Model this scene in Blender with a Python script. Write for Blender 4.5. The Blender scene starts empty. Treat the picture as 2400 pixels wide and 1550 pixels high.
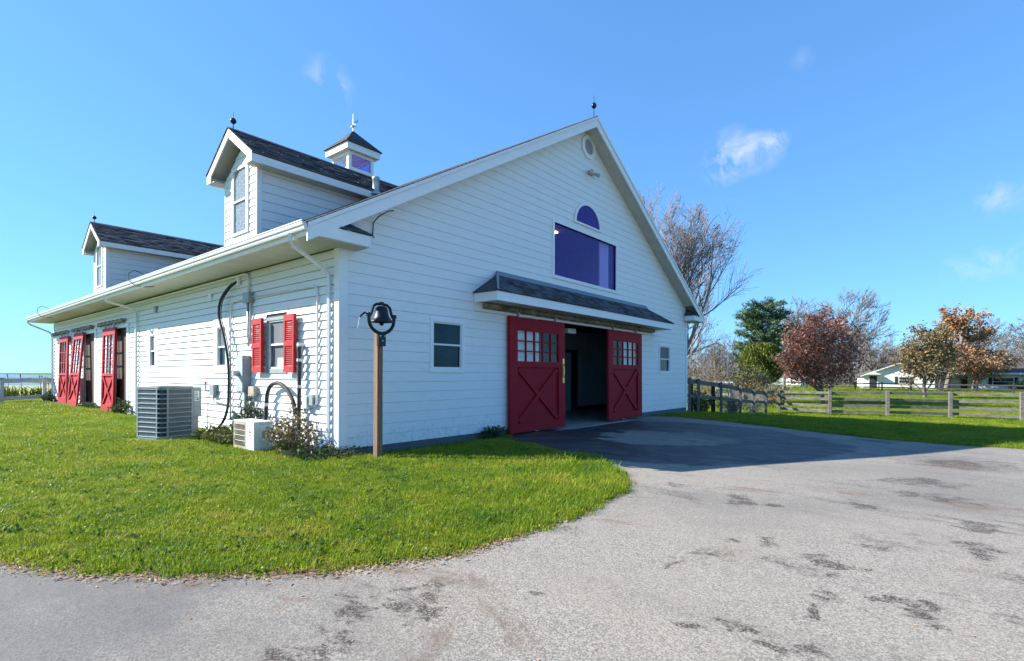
import bpy, math, random
from mathutils import Vector, Matrix
R = math.radians
rnd = random.Random(7)
SC = bpy.context.scene
COL = SC.collection

# ------------------------------------------------------------------ camera
cam = bpy.data.cameras.new('camera'); camo = bpy.data.objects.new('camera', cam); COL.objects.link(camo)
cam.sensor_width = 36; cam.lens = 36 * 1228.4 / 2400; cam.shift_y = 102.5 / 2400
cam.clip_start = .1; cam.clip_end = 6000
CAM = Vector((-5.78, -9.10, 1.60))
camo.matrix_world = Matrix.Translation(CAM) @ Matrix.Rotation(R(-50.67), 4, 'Z') @ Matrix.Rotation(R(90), 4, 'X') @ Matrix.Rotation(.0035, 4, 'Z')
SC.camera = camo

# ------------------------------------------------------------------ sky, sun, exposure
SUN = Vector((-3.7, 5.44, 4.3)).normalized()
EL = math.asin(SUN.z); ROT = math.atan2(SUN.x, SUN.y)
SC.view_settings.view_transform = 'Standard'; SC.view_settings.look = 'None'
SC.view_settings.gamma = 1; SC.view_settings.use_curve_mapping = False
SC.view_settings.exposure = 1.3
wd = bpy.data.worlds.new('World'); SC.world = wd; wd.use_nodes = True
wt = wd.node_tree; wn = wt.nodes; wl = wt.links; wn.clear()
w_out = wn.new('ShaderNodeOutputWorld'); w_bg = wn.new('ShaderNodeBackground')
sky = wn.new('ShaderNodeTexSky'); sky.sky_type = 'NISHITA'; sky.sun_disc = False
sky.sun_elevation = EL; sky.sun_rotation = ROT % (2 * math.pi)
sky.air_density = 1.0; sky.dust_density = .1; sky.ozone_density = 1.2; sky.altitude = 200
w_hs = wn.new('ShaderNodeHueSaturation'); w_hs.inputs['Saturation'].default_value = 1.0
w_tint = wn.new('ShaderNodeMixRGB'); w_tint.blend_type = 'MULTIPLY'; w_tint.inputs[0].default_value = 1; w_tint.inputs[2].default_value = (.40, .81, 1.33, 1)   # white balance of the photograph
w_gam = wn.new('ShaderNodeGamma'); w_gam.inputs['Gamma'].default_value = .58   # tone compression of the whole sky, as in the exposure-blended photograph
wl.new(sky.outputs[0], w_gam.inputs[0]); wl.new(w_gam.outputs[0], w_tint.inputs[1]); wl.new(w_tint.outputs[0], w_hs.inputs['Color'])
w_bg.inputs['Strength'].default_value = .15
# thin clouds: wisps at fixed directions of the sky
tc = wn.new('ShaderNodeTexCoord')
nz = wn.new('ShaderNodeTexNoise'); nz.inputs['Scale'].default_value = 19; nz.inputs['Detail'].default_value = 8
nz.inputs['Roughness'].default_value = .62; nz.inputs['Distortion'].default_value = .8
wl.new(tc.outputs['Generated'], nz.inputs['Vector'])
def wmath(op, a, b=None, clamp=False):
    n = wn.new('ShaderNodeMath'); n.operation = op; n.use_clamp = clamp
    for i, v in enumerate((a, b)):
        if v is None: continue
        if isinstance(v, (int, float)): n.inputs[i].default_value = v
        else: wl.new(v, n.inputs[i])
    return n.outputs[0]
tot = None
for (dx, dy, dz, size, amp) in ((.8945, .285, .347, .038, .7), (.893, .262, .362, .05, .85), (.902, .228, .366, .045, .8), (.909, .203, .374, .022, .55), (.457, .758, .466, .042, .55), (.472, .75, .452, .032, .5),
                                (.969, -.055, .241, .027, .7), (.972, -.085, .24, .025, .4), (.986, -.05, .157, .028, .6), (.987, -.085, .16, .030, .55), (.988, -.015, .152, .025, .5), (.87, .161, .467, .02, .2)):
    dv = Vector((dx, dy, dz)).normalized()
    sub = wn.new('ShaderNodeVectorMath'); sub.operation = 'DISTANCE'
    wl.new(tc.outputs['Generated'], sub.inputs[0]); sub.inputs[1].default_value = dv
    m = wmath('SUBTRACT', 1.0, wmath('DIVIDE', sub.outputs['Value'], size), True)
    m = wmath('MULTIPLY', m, amp)
    tot = m if tot is None else wmath('ADD', tot, m)
th = wmath('SUBTRACT', nz.outputs['Fac'], .43); th = wmath('MULTIPLY', th, 3.2, True)
cf = wmath('MULTIPLY', wmath('MULTIPLY', tot, th), .95, True)
w_mix = wn.new('ShaderNodeMixRGB'); wl.new(cf, w_mix.inputs[0]); wl.new(w_hs.outputs[0], w_mix.inputs[1])
w_mix.inputs[2].default_value = (2.6, 2.75, 2.9, 1)
wl.new(w_mix.outputs[0], w_bg.inputs[0]); wl.new(w_bg.outputs[0], w_out.inputs[0])
sun = bpy.data.lights.new('sun', 'SUN'); sun.energy = 5.0; sun.angle = R(.5); sun.color = (1, .955, .87)
suno = bpy.data.objects.new('sun', sun); COL.objects.link(suno)
suno.rotation_euler = SUN.to_track_quat('Z', 'Y').to_euler()

# ------------------------------------------------------------------ materials
def mat(name, base=(.5, .5, .5), rough=.6, metal=0, var=.12, scale=6., bump=0., bscale=60., spec=.5, coat=0, stretch=None, base2=None, island=0.):
    m = bpy.data.materials.new(name); m.use_nodes = True; nt = m.node_tree; N = nt.nodes; L = nt.links
    b = N['Principled BSDF']; b.inputs['Roughness'].default_value = rough; b.inputs['Metallic'].default_value = metal
    b.inputs['Specular IOR Level'].default_value = spec; b.inputs['Coat Weight'].default_value = coat
    t = N.new('ShaderNodeTexCoord'); mp = N.new('ShaderNodeMapping'); L.new(t.outputs['Object'], mp.inputs[0])
    if stretch: mp.inputs['Scale'].default_value = stretch
    n = N.new('ShaderNodeTexNoise'); n.inputs['Scale'].default_value = scale; n.inputs['Detail'].default_value = 6; n.inputs['Roughness'].default_value = .6
    L.new(mp.outputs[0], n.inputs['Vector'])
    r = N.new('ShaderNodeValToRGB'); L.new(n.outputs['Fac'], r.inputs[0])
    lo = [c * (1 - var) for c in base]; hi = [min(1, c * (1 + var)) for c in (base2 or base)]
    r.color_ramp.elements[0].position = .32; r.color_ramp.elements[0].color = (*lo, 1)
    r.color_ramp.elements[1].position = .68; r.color_ramp.elements[1].color = (*hi, 1)
    out = r.outputs[0]
    if island:
        g = N.new('ShaderNodeNewGeometry'); mr = N.new('ShaderNodeMapRange'); L.new(g.outputs['Random Per Island'], mr.inputs[0])
        mr.inputs['To Min'].default_value = 1 - island; mr.inputs['To Max'].default_value = 1 + island
        hs = N.new('ShaderNodeHueSaturation'); L.new(mr.outputs[0], hs.inputs['Value']); L.new(out, hs.inputs['Color']); out = hs.outputs[0]
    L.new(out, b.inputs['Base Color'])
    if bump:
        n2 = N.new('ShaderNodeTexNoise'); n2.inputs['Scale'].default_value = bscale; n2.inputs['Detail'].default_value = 4
        L.new(mp.outputs[0], n2.inputs['Vector'])
        bp = N.new('ShaderNodeBump'); bp.inputs['Strength'].default_value = bump; bp.inputs['Distance'].default_value = .02
        L.new(n2.outputs['Fac'], bp.inputs['Height']); L.new(bp.outputs[0], b.inputs['Normal'])
    return m
def leafmat(name, c1, c2, island=.35, rough=.5, trans=.25):
    m = mat(name, c1, rough, var=.1, scale=1.3, base2=c2, island=island, spec=.18)
    nt = m.node_tree; N = nt.nodes; L = nt.links; b = N['Principled BSDF']; o = N['Material Output']
    tr = N.new('ShaderNodeBsdfTranslucent'); mx = N.new('ShaderNodeMixShader'); mx.inputs[0].default_value = trans
    src = b.inputs['Base Color'].links[0].from_socket; L.new(src, tr.inputs['Color'])
    L.new(b.outputs[0], mx.inputs[1]); L.new(tr.outputs[0], mx.inputs[2]); L.new(mx.outputs[0], o.inputs['Surface'])
    return m
def glassmat(name, tint, mixc=.75, rough=.02, diff=None, ior=1.5):
    m = bpy.data.materials.new(name); m.use_nodes = True; nt = m.node_tree; N = nt.nodes; L = nt.links; N.remove(N['Principled BSDF']); o = N['Material Output']
    tr = N.new('ShaderNodeBsdfTransparent'); tr.inputs[0].default_value = (*tint, 1)
    gl = N.new('ShaderNodeBsdfGlossy'); gl.inputs['Roughness'].default_value = rough
    fr = N.new('ShaderNodeFresnel'); fr.inputs[0].default_value = ior
    base = tr.outputs[0]
    if diff:
        d = N.new('ShaderNodeBsdfDiffuse'); d.inputs[0].default_value = (*diff, 1)
        mx0 = N.new('ShaderNodeMixShader'); mx0.inputs[0].default_value = mixc; L.new(tr.outputs[0], mx0.inputs[1]); L.new(d.outputs[0], mx0.inputs[2]); base = mx0.outputs[0]
    gb = N.new('ShaderNodeNewGeometry'); inv = N.new('ShaderNodeMath'); inv.operation = 'SUBTRACT'; inv.inputs[0].default_value = 1; L.new(gb.outputs['Backfacing'], inv.inputs[1])
    fm_ = N.new('ShaderNodeMath'); fm_.operation = 'MULTIPLY'; L.new(fr.outputs[0], fm_.inputs[0]); L.new(inv.outputs[0], fm_.inputs[1])   # a thin pane reflects on its outer face only
    mx = N.new('ShaderNodeMixShader'); L.new(fm_.outputs[0], mx.inputs[0]); L.new(base, mx.inputs[1]); L.new(gl.outputs[0], mx.inputs[2])
    L.new(mx.outputs[0], o.inputs['Surface']); return m
def paintmat(name, base, dirt=(.30, .30, .27), amount=.25, rough=.55):
    # painted timber: faint streaks, scuffs and a dirty splash zone near the ground (weather stain)
    m = mat(name, base, rough, var=.035, scale=3, bump=.12, bscale=90, stretch=(1, 1, 6))
    nt = m.node_tree; N = nt.nodes; L = nt.links; b = N['Principled BSDF']; src = b.inputs['Base Color'].links[0].from_socket
    g = N.new('ShaderNodeNewGeometry'); n = N.new('ShaderNodeTexNoise'); n.inputs['Scale'].default_value = 9; n.inputs['Detail'].default_value = 8; n.inputs['Roughness'].default_value = .7
    L.new(g.outputs['Position'], n.inputs['Vector'])
    sp = N.new('ShaderNodeSeparateXYZ'); L.new(g.outputs['Position'], sp.inputs[0])
    mr = N.new('ShaderNodeMapRange'); L.new(sp.outputs['Z'], mr.inputs[0]); mr.inputs['From Min'].default_value = .05; mr.inputs['From Max'].default_value = .75
    mr.inputs['To Min'].default_value = .16; mr.inputs['To Max'].default_value = 0
    a = N.new('ShaderNodeMath'); a.operation = 'ADD'; L.new(n.outputs['Fac'], a.inputs[0]); L.new(mr.outputs[0], a.inputs[1])
    r = N.new('ShaderNodeMapRange'); L.new(a.outputs[0], r.inputs[0]); r.inputs['From Min'].default_value = .60; r.inputs['From Max'].default_value = .76; r.inputs['To Max'].default_value = amount
    mx = N.new('ShaderNodeMixRGB'); L.new(r.outputs[0], mx.inputs[0]); L.new(src, mx.inputs[1]); mx.inputs[2].default_value = (*dirt, 1)
    L.new(mx.outputs[0], b.inputs['Base Color']); return m

M = {}
M['board'] = paintmat('white_board_paint', (.79, .79, .775), amount=.38)
M['trim'] = paintmat('white_trim_paint', (.82, .82, .81), amount=.15)
M['soffit'] = mat('cream_soffit', (.52, .52, .46), .7, var=.08, scale=2.5)
M['backing'] = mat('dark_sheathing', (.10, .11, .12), .9)
M['foundation'] = mat('grey_block', (.20, .20, .19), .9, var=.25, scale=5, bump=.4)
M['shingle'] = mat('charcoal_shingle', (.058, .062, .072), .95, var=.35, scale=30, bump=.5, bscale=250, island=.75)
M['flash'] = mat('metal_flashing', (.20, .27, .31), .45, metal=.4)
M['metal_white'] = mat('white_aluminium', (.74, .75, .75), .35, var=.04)
M['red'] = mat('barn_red_paint', (.31, .009, .018), .6, spec=.15, var=.10, scale=4, bump=.06, bscale=80)
M['red_sunlit'] = mat('sunlit_barn_red_paint', (.40, .030, .038), .6, spec=.2, var=.10, scale=5, bump=.06, bscale=80)  # same paint as the gable red; sunlit brightness is put into this colour
M['brown'] = mat('stall_wood', (.055, .020, .013), .7, var=.25, scale=3, stretch=(1, 1, .15))
M['pane'] = glassmat('clear_pane', (.96, .98, .98), ior=1.3)
M['dark_pane'] = mat('dark_pane', (.008, .035, .05), .08, var=.5, scale=1.2, spec=.16)
M['screen'] = mat('insect_screen', (.10, .115, .13), .55, var=.15, scale=2)
M['lace_pane'] = mat('patterned_pane', (.22, .25, .25), .12, var=.65, scale=22, spec=.6)
M['indigo_pane'] = glassmat('indigo_tinted_pane', (.82, .78, 1.0), .30, diff=(.10, .03, .55), ior=1.32)
M['indigo_solid'] = mat('indigo_pane_solid', (.045, .010, .23), .1, spec=.15, var=.15, scale=1.5)
M['sky_pane'] = glassmat('cupola_pane', (.90, .93, .98), ior=1.25)
M['curtain'] = mat('white_curtain', (.85, .87, .90), .9, var=.06, scale=4, stretch=(6, 6, .2))
M['room'] = mat('dim_room_wall', (.16, .13, .30), .9)
M['inwall'] = mat('blue_grey_drywall', (.42, .56, .66), .85, var=.12, scale=1.2)
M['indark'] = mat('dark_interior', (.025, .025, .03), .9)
M['concrete'] = mat('concrete_sill', (.26, .26, .25), .85, var=.25, scale=4, bump=.3)
M['iron'] = mat('black_cast_iron', (.012, .013, .015), .38, metal=.3, bump=.15, bscale=60)
M['galv'] = mat('galvanised_steel', (.42, .45, .46), .45, metal=.5, var=.2)
M['grey_box'] = mat('grey_enamel', (.26, .305, .315), .45, var=.1)
M['rust'] = mat('rusty_track', (.20, .165, .12), .7, var=.5, scale=4, base2=(.24, .21, .16), metal=.2)
M['post_wood'] = mat('orange_brown_timber', (.21, .120, .072), .8, var=.3, scale=8, stretch=(3, 3, .25), bump=.4, bscale=30)
M['fence_wood'] = mat('weathered_grey_timber', (.085, .075, .068), .9, base2=(.19, .175, .16), var=.25, scale=9, stretch=(1, .35, 3), bump=.5, bscale=40)
M['fence_white'] = mat('white_washed_timber', (.42, .45, .48), .8, var=.25, scale=6, stretch=(1, 1, 3), bump=.3)
M['fence_dark'] = mat('black_timber', (.03, .03, .035), .8, var=.2)
M['brass'] = mat('brass', (.75, .50, .14), .3, metal=.8, var=.1)
M['rubber'] = mat('black_rubber', (.012, .011, .013), .5, var=.3, scale=10)
M['foam'] = mat('black_foam_lagging', (.03, .028, .03), .75, var=.4, scale=20, bump=.4)
M['ac_white'] = mat('white_enamel', (.75, .76, .73), .35, var=.05)
M['ac_side'] = mat('pale_enamel', (.62, .68, .66), .4, var=.06)
M['pale_cover'] = mat('pale_grey_enamel', (.36, .42, .43), .5, var=.08)
M['tan'] = mat('tan_plastic', (.42, .36, .26), .6, var=.15)
M['coil'] = mat('dark_coil', (.035, .04, .045), .6, var=.3, scale=40, stretch=(1, 1, .1))
M['logo_red'] = mat('logo_red', (.75, .02, .03), .4, var=.02)
M['sticker'] = mat('white_sticker', (.78, .80, .78), .5, var=.03)
M['ink'] = mat('dark_print', (.05, .05, .06), .6)
M['cord'] = mat('white_cord', (.65, .65, .62), .8)
M['valve_red'] = mat('red_valve', (.6, .03, .02), .4)
M['bark'] = mat('grey_bark', (.16, .135, .12), .9, var=.3, scale=4, bump=.4, bscale=20)
M['bark_pale'] = mat('pale_bark', (.23, .195, .19), .9, var=.3, scale=4)
M['bark_dark'] = mat('dark_bark', (.07, .055, .045), .9, var=.3, scale=4)
M['leaf_red'] = leafmat('russet_leaf', (.29, .12, .085), (.40, .21, .15))
M['leaf_orange'] = leafmat('orange_leaf', (.32, .16, .075), (.38, .22, .10))
M['leaf_tan'] = leafmat('tan_olive_leaf', (.19, .13, .065), (.20, .16, .06))
M['leaf_green'] = leafmat('olive_green_leaf', (.085, .115, .022), (.17, .19, .04))
M['leaf_ivy'] = leafmat('ivy_leaf', (.035, .075, .022), (.07, .11, .04), rough=.3)
M['leaf_weed'] = leafmat('lawn_weed_leaf', (.05, .12, .025), (.10, .17, .04), rough=.75)
M['leaf_brush'] = leafmat('dry_brush_leaf', (.17, .15, .06), (.26, .20, .075))
M['leaf_brown'] = leafmat('brown_dry_leaf', (.14, .10, .055), (.11, .115, .045))
M['needle'] = leafmat('pine_needle', (.07, .135, .075), (.13, .19, .09), trans=.1)
M['iris'] = leafmat('strap_leaf', (.03, .10, .03), (.16, .20, .02))
M['straw'] = leafmat('straw_litter', (.50, .36, .22), (.26, .13, .07), trans=.05)
M['redstalk'] = mat('dry_red_stalk', (.22, .03, .02), .8)
M['house_white'] = mat('white_house_siding', (.72, .73, .70), .7, var=.05)
M['house_roof'] = mat('grey_roof_shingle', (.075, .065, .06), .9, var=.2)
M['brickm'] = mat('dark_red_brick', (.10, .04, .032), .85, var=.3, scale=20)
M['twig'] = mat('twiggy_wood', (.15, .12, .105), .95, var=.3, scale=2, island=.3)

# ------------------------------------------------------------------ mesh helpers
class MB:
    def __init__(s): s.v = []; s.f = []
    def hexa(s, p):
        b = len(s.v); s.v += [tuple(q) for q in p]
        s.f += [(b, b + 3, b + 2, b + 1), (b + 4, b + 5, b + 6, b + 7), (b, b + 1, b + 5, b + 4), (b + 1, b + 2, b + 6, b + 5), (b + 2, b + 3, b + 7, b + 6), (b + 3, b, b + 4, b + 7)]
        return s
    def box(s, x0, x1, y0, y1, z0, z1):
        x0, x1 = sorted((x0, x1)); y0, y1 = sorted((y0, y1)); z0, z1 = sorted((z0, z1))
        s.hexa([(x0, y0, z0), (x1, y0, z0), (x1, y1, z0), (x0, y1, z0), (x0, y0, z1), (x1, y0, z1), (x1, y1, z1), (x0, y1, z1)]); return s
    def poly(s, pts):
        b = len(s.v); s.v += [tuple(p) for p in pts]; s.f.append(tuple(range(b, b + len(pts)))); return s
    def prism(s, pts, off):
        # a planar polygon extruded along the vector off
        n = len(pts); b = len(s.v); off = Vector(off)
        s.v += [tuple(p) for p in pts] + [tuple(Vector(p) + off) for p in pts]
        s.f.append(tuple(range(b + n - 1, b - 1, -1))); s.f.append(tuple(range(b + n, b + 2 * n)))
        for i in range(n):
            j = (i + 1) % n; s.f.append((b + i, b + j, b + n + j, b + n + i))
        return s
    def tube(s, pts, r, n=8, cap=True):
        pts = [Vector(p) for p in pts]; k = len(pts); rr = r if isinstance(r, (list, tuple)) else [r] * k
        b = len(s.v); up = None
        for i, p in enumerate(pts):
            d = (pts[min(i + 1, k - 1)] - pts[max(i - 1, 0)]).normalized()
            if up is None:
                up = Vector((0, 0, 1)) if abs(d.z) < .9 else Vector((1, 0, 0))
            a = d.cross(up)
            if a.length < 1e-5: a = d.orthogonal()
            a.normalize(); c = a.cross(d).normalized(); up = c
            for j in range(n):
                t = 2 * math.pi * j / n; s.v.append(tuple(p + (a * math.cos(t) + c * math.sin(t)) * rr[i]))
        for i in range(k - 1):
            for j in range(n):
                q = (j + 1) % n; s.f.append((b + i * n + j, b + i * n + q, b + (i + 1) * n + q, b + (i + 1) * n + j))
        if cap:
            s.f.append(tuple(b + j for j in range(n - 1, -1, -1))); s.f.append(tuple(b + (k - 1) * n + j for j in range(n)))
        return s
    def lathe(s, prof, c, n=20, axis=None):
        # profile of (radius, height) turned about a vertical axis through c
        b = len(s.v); c = Vector(c)
        for (r, z) in prof:
            for j in range(n):
                t = 2 * math.pi * j / n; s.v.append((c.x + r * math.cos(t), c.y + r * math.sin(t), c.z + z))
        for i in range(len(prof) - 1):
            for j in range(n):
                q = (j + 1) % n; s.f.append((b + i * n + j, b + i * n + q, b + (i + 1) * n + q, b + (i + 1) * n + j))
        return s
    def build(s, name, m, parent=None, smooth=False, bevel=0, kind=None):
        me = bpy.data.meshes.new(name); me.from_pydata(s.v, [], s.f); me.update()
        if smooth: me.polygons.foreach_set('use_smooth', [True] * len(me.polygons))
        me.materials.append(m if not isinstance(m, str) else M[m])
        o = bpy.data.objects.new(name, me); COL.objects.link(o)
        if parent: o.parent = parent
        if bevel:
            bv = o.modifiers.new('bevel', 'BEVEL'); bv.width = bevel; bv.segments = 2; bv.limit_method = 'ANGLE'
        if kind: o['kind'] = kind
        return o
def thing(name, label, cat, loc=(0, 0, 0), group=None):
    o = bpy.data.objects.new(name, None); o.empty_display_size = .2; COL.objects.link(o); o.location = loc
    o['label'] = label; o['category'] = cat
    if group: o['group'] = group
    return o
def tag(o, label, cat, group=None):
    o['label'] = label; o['category'] = cat
    if group: o['group'] = group
    return o
def part(name, parent): 
    o = bpy.data.objects.new(name, None); o.empty_display_size = .1; COL.objects.link(o); o.parent = parent; return o
def WG(u, o, z): return (u, -o, z)        # gable wall: u along x, o outwards (-y)
def WS(u, o, z): return (-o, u, z)        # side wall: u along y, o outwards (-x)
def wbox(mb, W, u0, u1, o0, o1, z0, z1):
    a = W(u0, o0, z0); b = W(u1, o1, z1); return mb.box(a[0], b[0], a[1], b[1], a[2], b[2])
def smooth(a, b, x):
    t = max(0, min(1, (x - a) / (b - a))); return t * t * (3 - 2 * t)
def gh(x, y):
    return -.1 * smooth(3, 9, x) - .4 * smooth(15, 25, x) + .18 * smooth(3, 13, y) * (1 - smooth(-1, 1, x)) - .16 * smooth(-.3, -4, x) * smooth(20, 26, y) - .09 * smooth(0, .9, x) * smooth(-1.3, -.1, y) * (1 - smooth(4.4, 5.6, x)) * (1 if y < 1 else 0)
def inpoly(x, y, P):
    c = False; j = len(P) - 1
    for i in range(len(P)):
        xi, yi = P[i]; xj, yj = P[j]
        if (yi > y) != (yj > y) and x < (xj - xi) * (y - yi) / (yj - yi) + xi: c = not c
        j = i
    return c

# ------------------------------------------------------------------ ground, driveway, field, lake
DRIVE = [(-40, 6), (-14, 1.2), (-9, -.7), (-6.6, -1.6), (-5.6, -2.3), (-5.09, -2.92), (-4.68, -3.83), (-4.2, -4.5), (-3.6, -5.07), (-3.2, -5.42), (-2.74, -5.66), (-2.3, -5.8), (-1.81, -5.85), (-.9, -5.9), (-.07, -5.8), (.7, -5.68), (1.32, -5.40), (1.9, -4.98), (2.4, -4.55), (2.76, -4.05),
         (2.97, -3.6), (3.05, -3.0), (3.5, -2.15), (3.72, -1.3), (4.2, -.6), (4.9, -.2), (5.2, .02), (14.2, .02), (14.5, -.2), (14.75, -.7), (14.2, -2.2), (13.05, -4.6), (12.1, -6.1), (11.25, -7.7), (10.95, -9.2), (11.05, -10.6), (11.6, -12.4), (13.5, -15), (18, -18), (34, -22), (34, -46), (-40, -46)]
def sheet(name, xs, ys, zf, m, keep=None):
    mb = MB(); nx, ny = len(xs), len(ys)
    mb.v = [(x, y, zf(x, y)) for y in ys for x in xs]
    for j in range(ny - 1):
        for i in range(nx - 1):
            mb.f.append((j * nx + i, j * nx + i + 1, (j + 1) * nx + i + 1, (j + 1) * nx + i))
    return mb.build(name, m, smooth=True)
def rng(a, b, s):
    n = int(round((b - a) / s)); return [a + (b - a) * i / n for i in range(n + 1)]
far = [70, 90, 130, 200, 320, 520, 900, 1800, 4000]
axis = [-q for q in far[::-1]] + rng(-60, 60, .5) + far

def groundmat():
    m = bpy.data.materials.new('lawn_soil'); m.use_nodes = True; nt = m.node_tree; N = nt.nodes; L = nt.links; b = N['Principled BSDF']; b.inputs['Roughness'].default_value = .95; b.inputs['Specular IOR Level'].default_value = .1
    g = N.new('ShaderNodeNewGeometry')
    n = N.new('ShaderNodeTexNoise'); n.inputs['Scale'].default_value = .35; n.inputs['Detail'].default_value = 8; n.inputs['Roughness'].default_value = .65; L.new(g.outputs['Position'], n.inputs[0])
    n2 = N.new('ShaderNodeTexNoise'); n2.inputs['Scale'].default_value = 14; n2.inputs['Detail'].default_value = 6; L.new(g.outputs['Position'], n2.inputs[0])
    ad = N.new('ShaderNodeMath'); ad.operation = 'ADD'; L.new(n.outputs['Fac'], ad.inputs[0]); L.new(n2.outputs['Fac'], ad.inputs[1])
    r = N.new('ShaderNodeValToRGB'); ml = N.new('ShaderNodeMath'); ml.operation = 'MULTIPLY'; ml.inputs[1].default_value = .5; L.new(ad.outputs[0], ml.inputs[0]); L.new(ml.outputs[0], r.inputs[0])
    e = r.color_ramp.elements; e[0].position = .34; e[0].color = (.05, .085, .010, 1); e[1].position = .66; e[1].color = (.20, .19, .045, 1)
    x = e.new(.5); x.color = (.11, .155, .016, 1)
    L.new(r.outputs[0], b.inputs['Base Color'])
    bp = N.new('ShaderNodeBump'); bp.inputs['Strength'].default_value = .7; bp.inputs['Distance'].default_value = .06; L.new(n2.outputs['Fac'], bp.inputs['Height']); L.new(bp.outputs[0], b.inputs['Normal'])
    return m
gr = sheet('ground', axis, axis, gh, groundmat()); gr['kind'] = 'structure'

def asphalt():
    m = bpy.data.materials.new('worn_asphalt'); m.use_nodes = True; nt = m.node_tree; N = nt.nodes; L = nt.links; b = N['Principled BSDF']
    g = N.new('ShaderNodeNewGeometry')
    def noise(scale, det=6, rough=.6, stretch=None, dist=0):
        n = N.new('ShaderNodeTexNoise'); n.inputs['Scale'].default_value = scale; n.inputs['Detail'].default_value = det; n.inputs['Roughness'].default_value = rough; n.inputs['Distortion'].default_value = dist
        if stretch:
            mp = N.new('ShaderNodeMapping'); mp.inputs['Rotation'].default_value = (0, 0, R(stretch[0])); mp.inputs['Scale'].default_value = stretch[1]; L.new(g.outputs['Position'], mp.inputs[0]); L.new(mp.outputs[0], n.inputs[0])
        else: L.new(g.outputs['Position'], n.inputs[0])
        return n.outputs['Fac']
    def rampf(s, a, c, lo=0, hi=1):
        r = N.new('ShaderNodeMapRange'); L.new(s, r.inputs[0]); r.inputs['From Min'].default_value = a; r.inputs['From Max'].default_value = c; r.inputs['To Min'].default_value = lo; r.inputs['To Max'].default_value = hi; r.interpolation_type = 'SMOOTHSTEP'; return r.outputs[0]
    def mix(f, a, c, mode='MIX'):
        x = N.new('ShaderNodeMixRGB'); x.blend_type = mode
        for i, v in enumerate((f, a, c)):
            if isinstance(v, tuple): x.inputs[i].default_value = (*v, 1)
            elif isinstance(v, float): x.inputs[i].default_value = v
            else: L.new(v, x.inputs[i])
        return x.outputs[0]
    def mth(op, a, c):
        x = N.new('ShaderNodeMath'); x.operation = op; x.use_clamp = True
        for i, v in enumerate((a, c)):
            if isinstance(v, (float, int)): x.inputs[i].default_value = v
            else: L.new(v, x.inputs[i])
        return x.outputs[0]
    vo = N.new('ShaderNodeTexVoronoi'); vo.inputs['Scale'].default_value = 105; L.new(g.outputs['Position'], vo.inputs[0])
    vb = N.new('ShaderNodeRGBToBW'); L.new(vo.outputs['Color'], vb.inputs[0])
    base = mix(rampf(vb.outputs[0], .15, .85), (.143, .129, .110), (.373, .338, .289))
    base = mix(rampf(noise(.45, 5), .35, .7, 0, .45), base, (.275, .240, .200))
    base = mix(rampf(noise(110, 3), .57, .66, 0, .5), base, (.05, .047, .046))
    base = mix(rampf(noise(.28, 5, .55), .42, .66, 0, .42), base, (.125, .117, .108))
    base = mix(rampf(noise(.9, 9, .7, (25, (1, .2, 1)), .3), .48, .70, 0, .35), base, (.11, .10, .092))
    # dark damp and oily blotches, stretched along the wheel tracks
    s1 = rampf(noise(1.15, 10, .72, (25, (1, .45, 1)), .6), .55, .66)
    wp_ = N.new('ShaderNodeTexNoise'); wp_.inputs['Scale'].default_value = 2.2; wp_.inputs['Detail'].default_value = 5; L.new(g.outputs['Position'], wp_.inputs[0])
    wv_ = N.new('ShaderNodeVectorMath'); wv_.operation = 'SUBTRACT'; L.new(wp_.outputs['Color'], wv_.inputs[0]); wv_.inputs[1].default_value = (.5, .5, .5)
    ws_ = N.new('ShaderNodeVectorMath'); ws_.operation = 'MULTIPLY_ADD'; L.new(wv_.outputs[0], ws_.inputs[0]); ws_.inputs[1].default_value = (1.5, 1.5, 0); L.new(g.outputs['Position'], ws_.inputs[2])
    tot_s = None
    for (sx_, sy_, sr_) in ((1.56, -6.18, .2), (1.18, -7.11, .26), (1.08, -7.48, .25), (-.4, -7.83, .26), (-1.39, -7.35, .17), (-.68, -8.36, .17), (-1.45, -8.37, .2), (-2.32, -8.03, .2), (-1.96, -8.38, .12), (-1.32, -8.8, .18), (1.57, -9.43, .3), (2.91, -9.33, .3), (.64, -9.53, .24), (-.07, -9.46, .22), (-3.31, -6.21, .2), (-3.73, -6.1, .24), (-4.18, -6.35, .3), (-2.35, -8.52, .16), (2.96, -8.86, .36), (7.21, -9.37, 1.0), (-2.75, -6.69, .14), (4.2, -8.9, .5), (.2, -8.6, .22), (2.0, -8.4, .3)):
        d_ = N.new('ShaderNodeVectorMath'); d_.operation = 'DISTANCE'; d_.inputs[1].default_value = (sx_, sy_, 0); L.new(ws_.outputs[0], d_.inputs[0])
        q_ = rampf(d_.outputs['Value'], 0, sr_ * 1.9, 1, 0); tot_s = q_ if tot_s is None else mth('MAXIMUM', tot_s, q_)
    bl_ = N.new('ShaderNodeMath'); bl_.operation = 'ADD'; L.new(mth('MULTIPLY', tot_s, .235), bl_.inputs[0]); L.new(noise(6.5, 12, .84, (-50, (1, .6, 1)), .8), bl_.inputs[1])
    base = mix(mth('MULTIPLY', rampf(bl_.outputs[0], .635, .735), mth('ADD', rampf(noise(55, 4), .40, .58), .25)), base, (.046, .036, .031))
    rust_s = None
    for (sx_, sy_, sr_) in ((-3.81, -5.48, .32), (2.56, -7.99, .3), (6.65, -9.19, .5)):
        d_ = N.new('ShaderNodeVectorMath'); d_.operation = 'DISTANCE'; d_.inputs[1].default_value = (sx_, sy_, 0); L.new(ws_.outputs[0], d_.inputs[0])
        q_ = rampf(d_.outputs['Value'], 0, sr_ * 1.7, 1, 0); rust_s = q_ if rust_s is None else mth('MAXIMUM', rust_s, q_)
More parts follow.
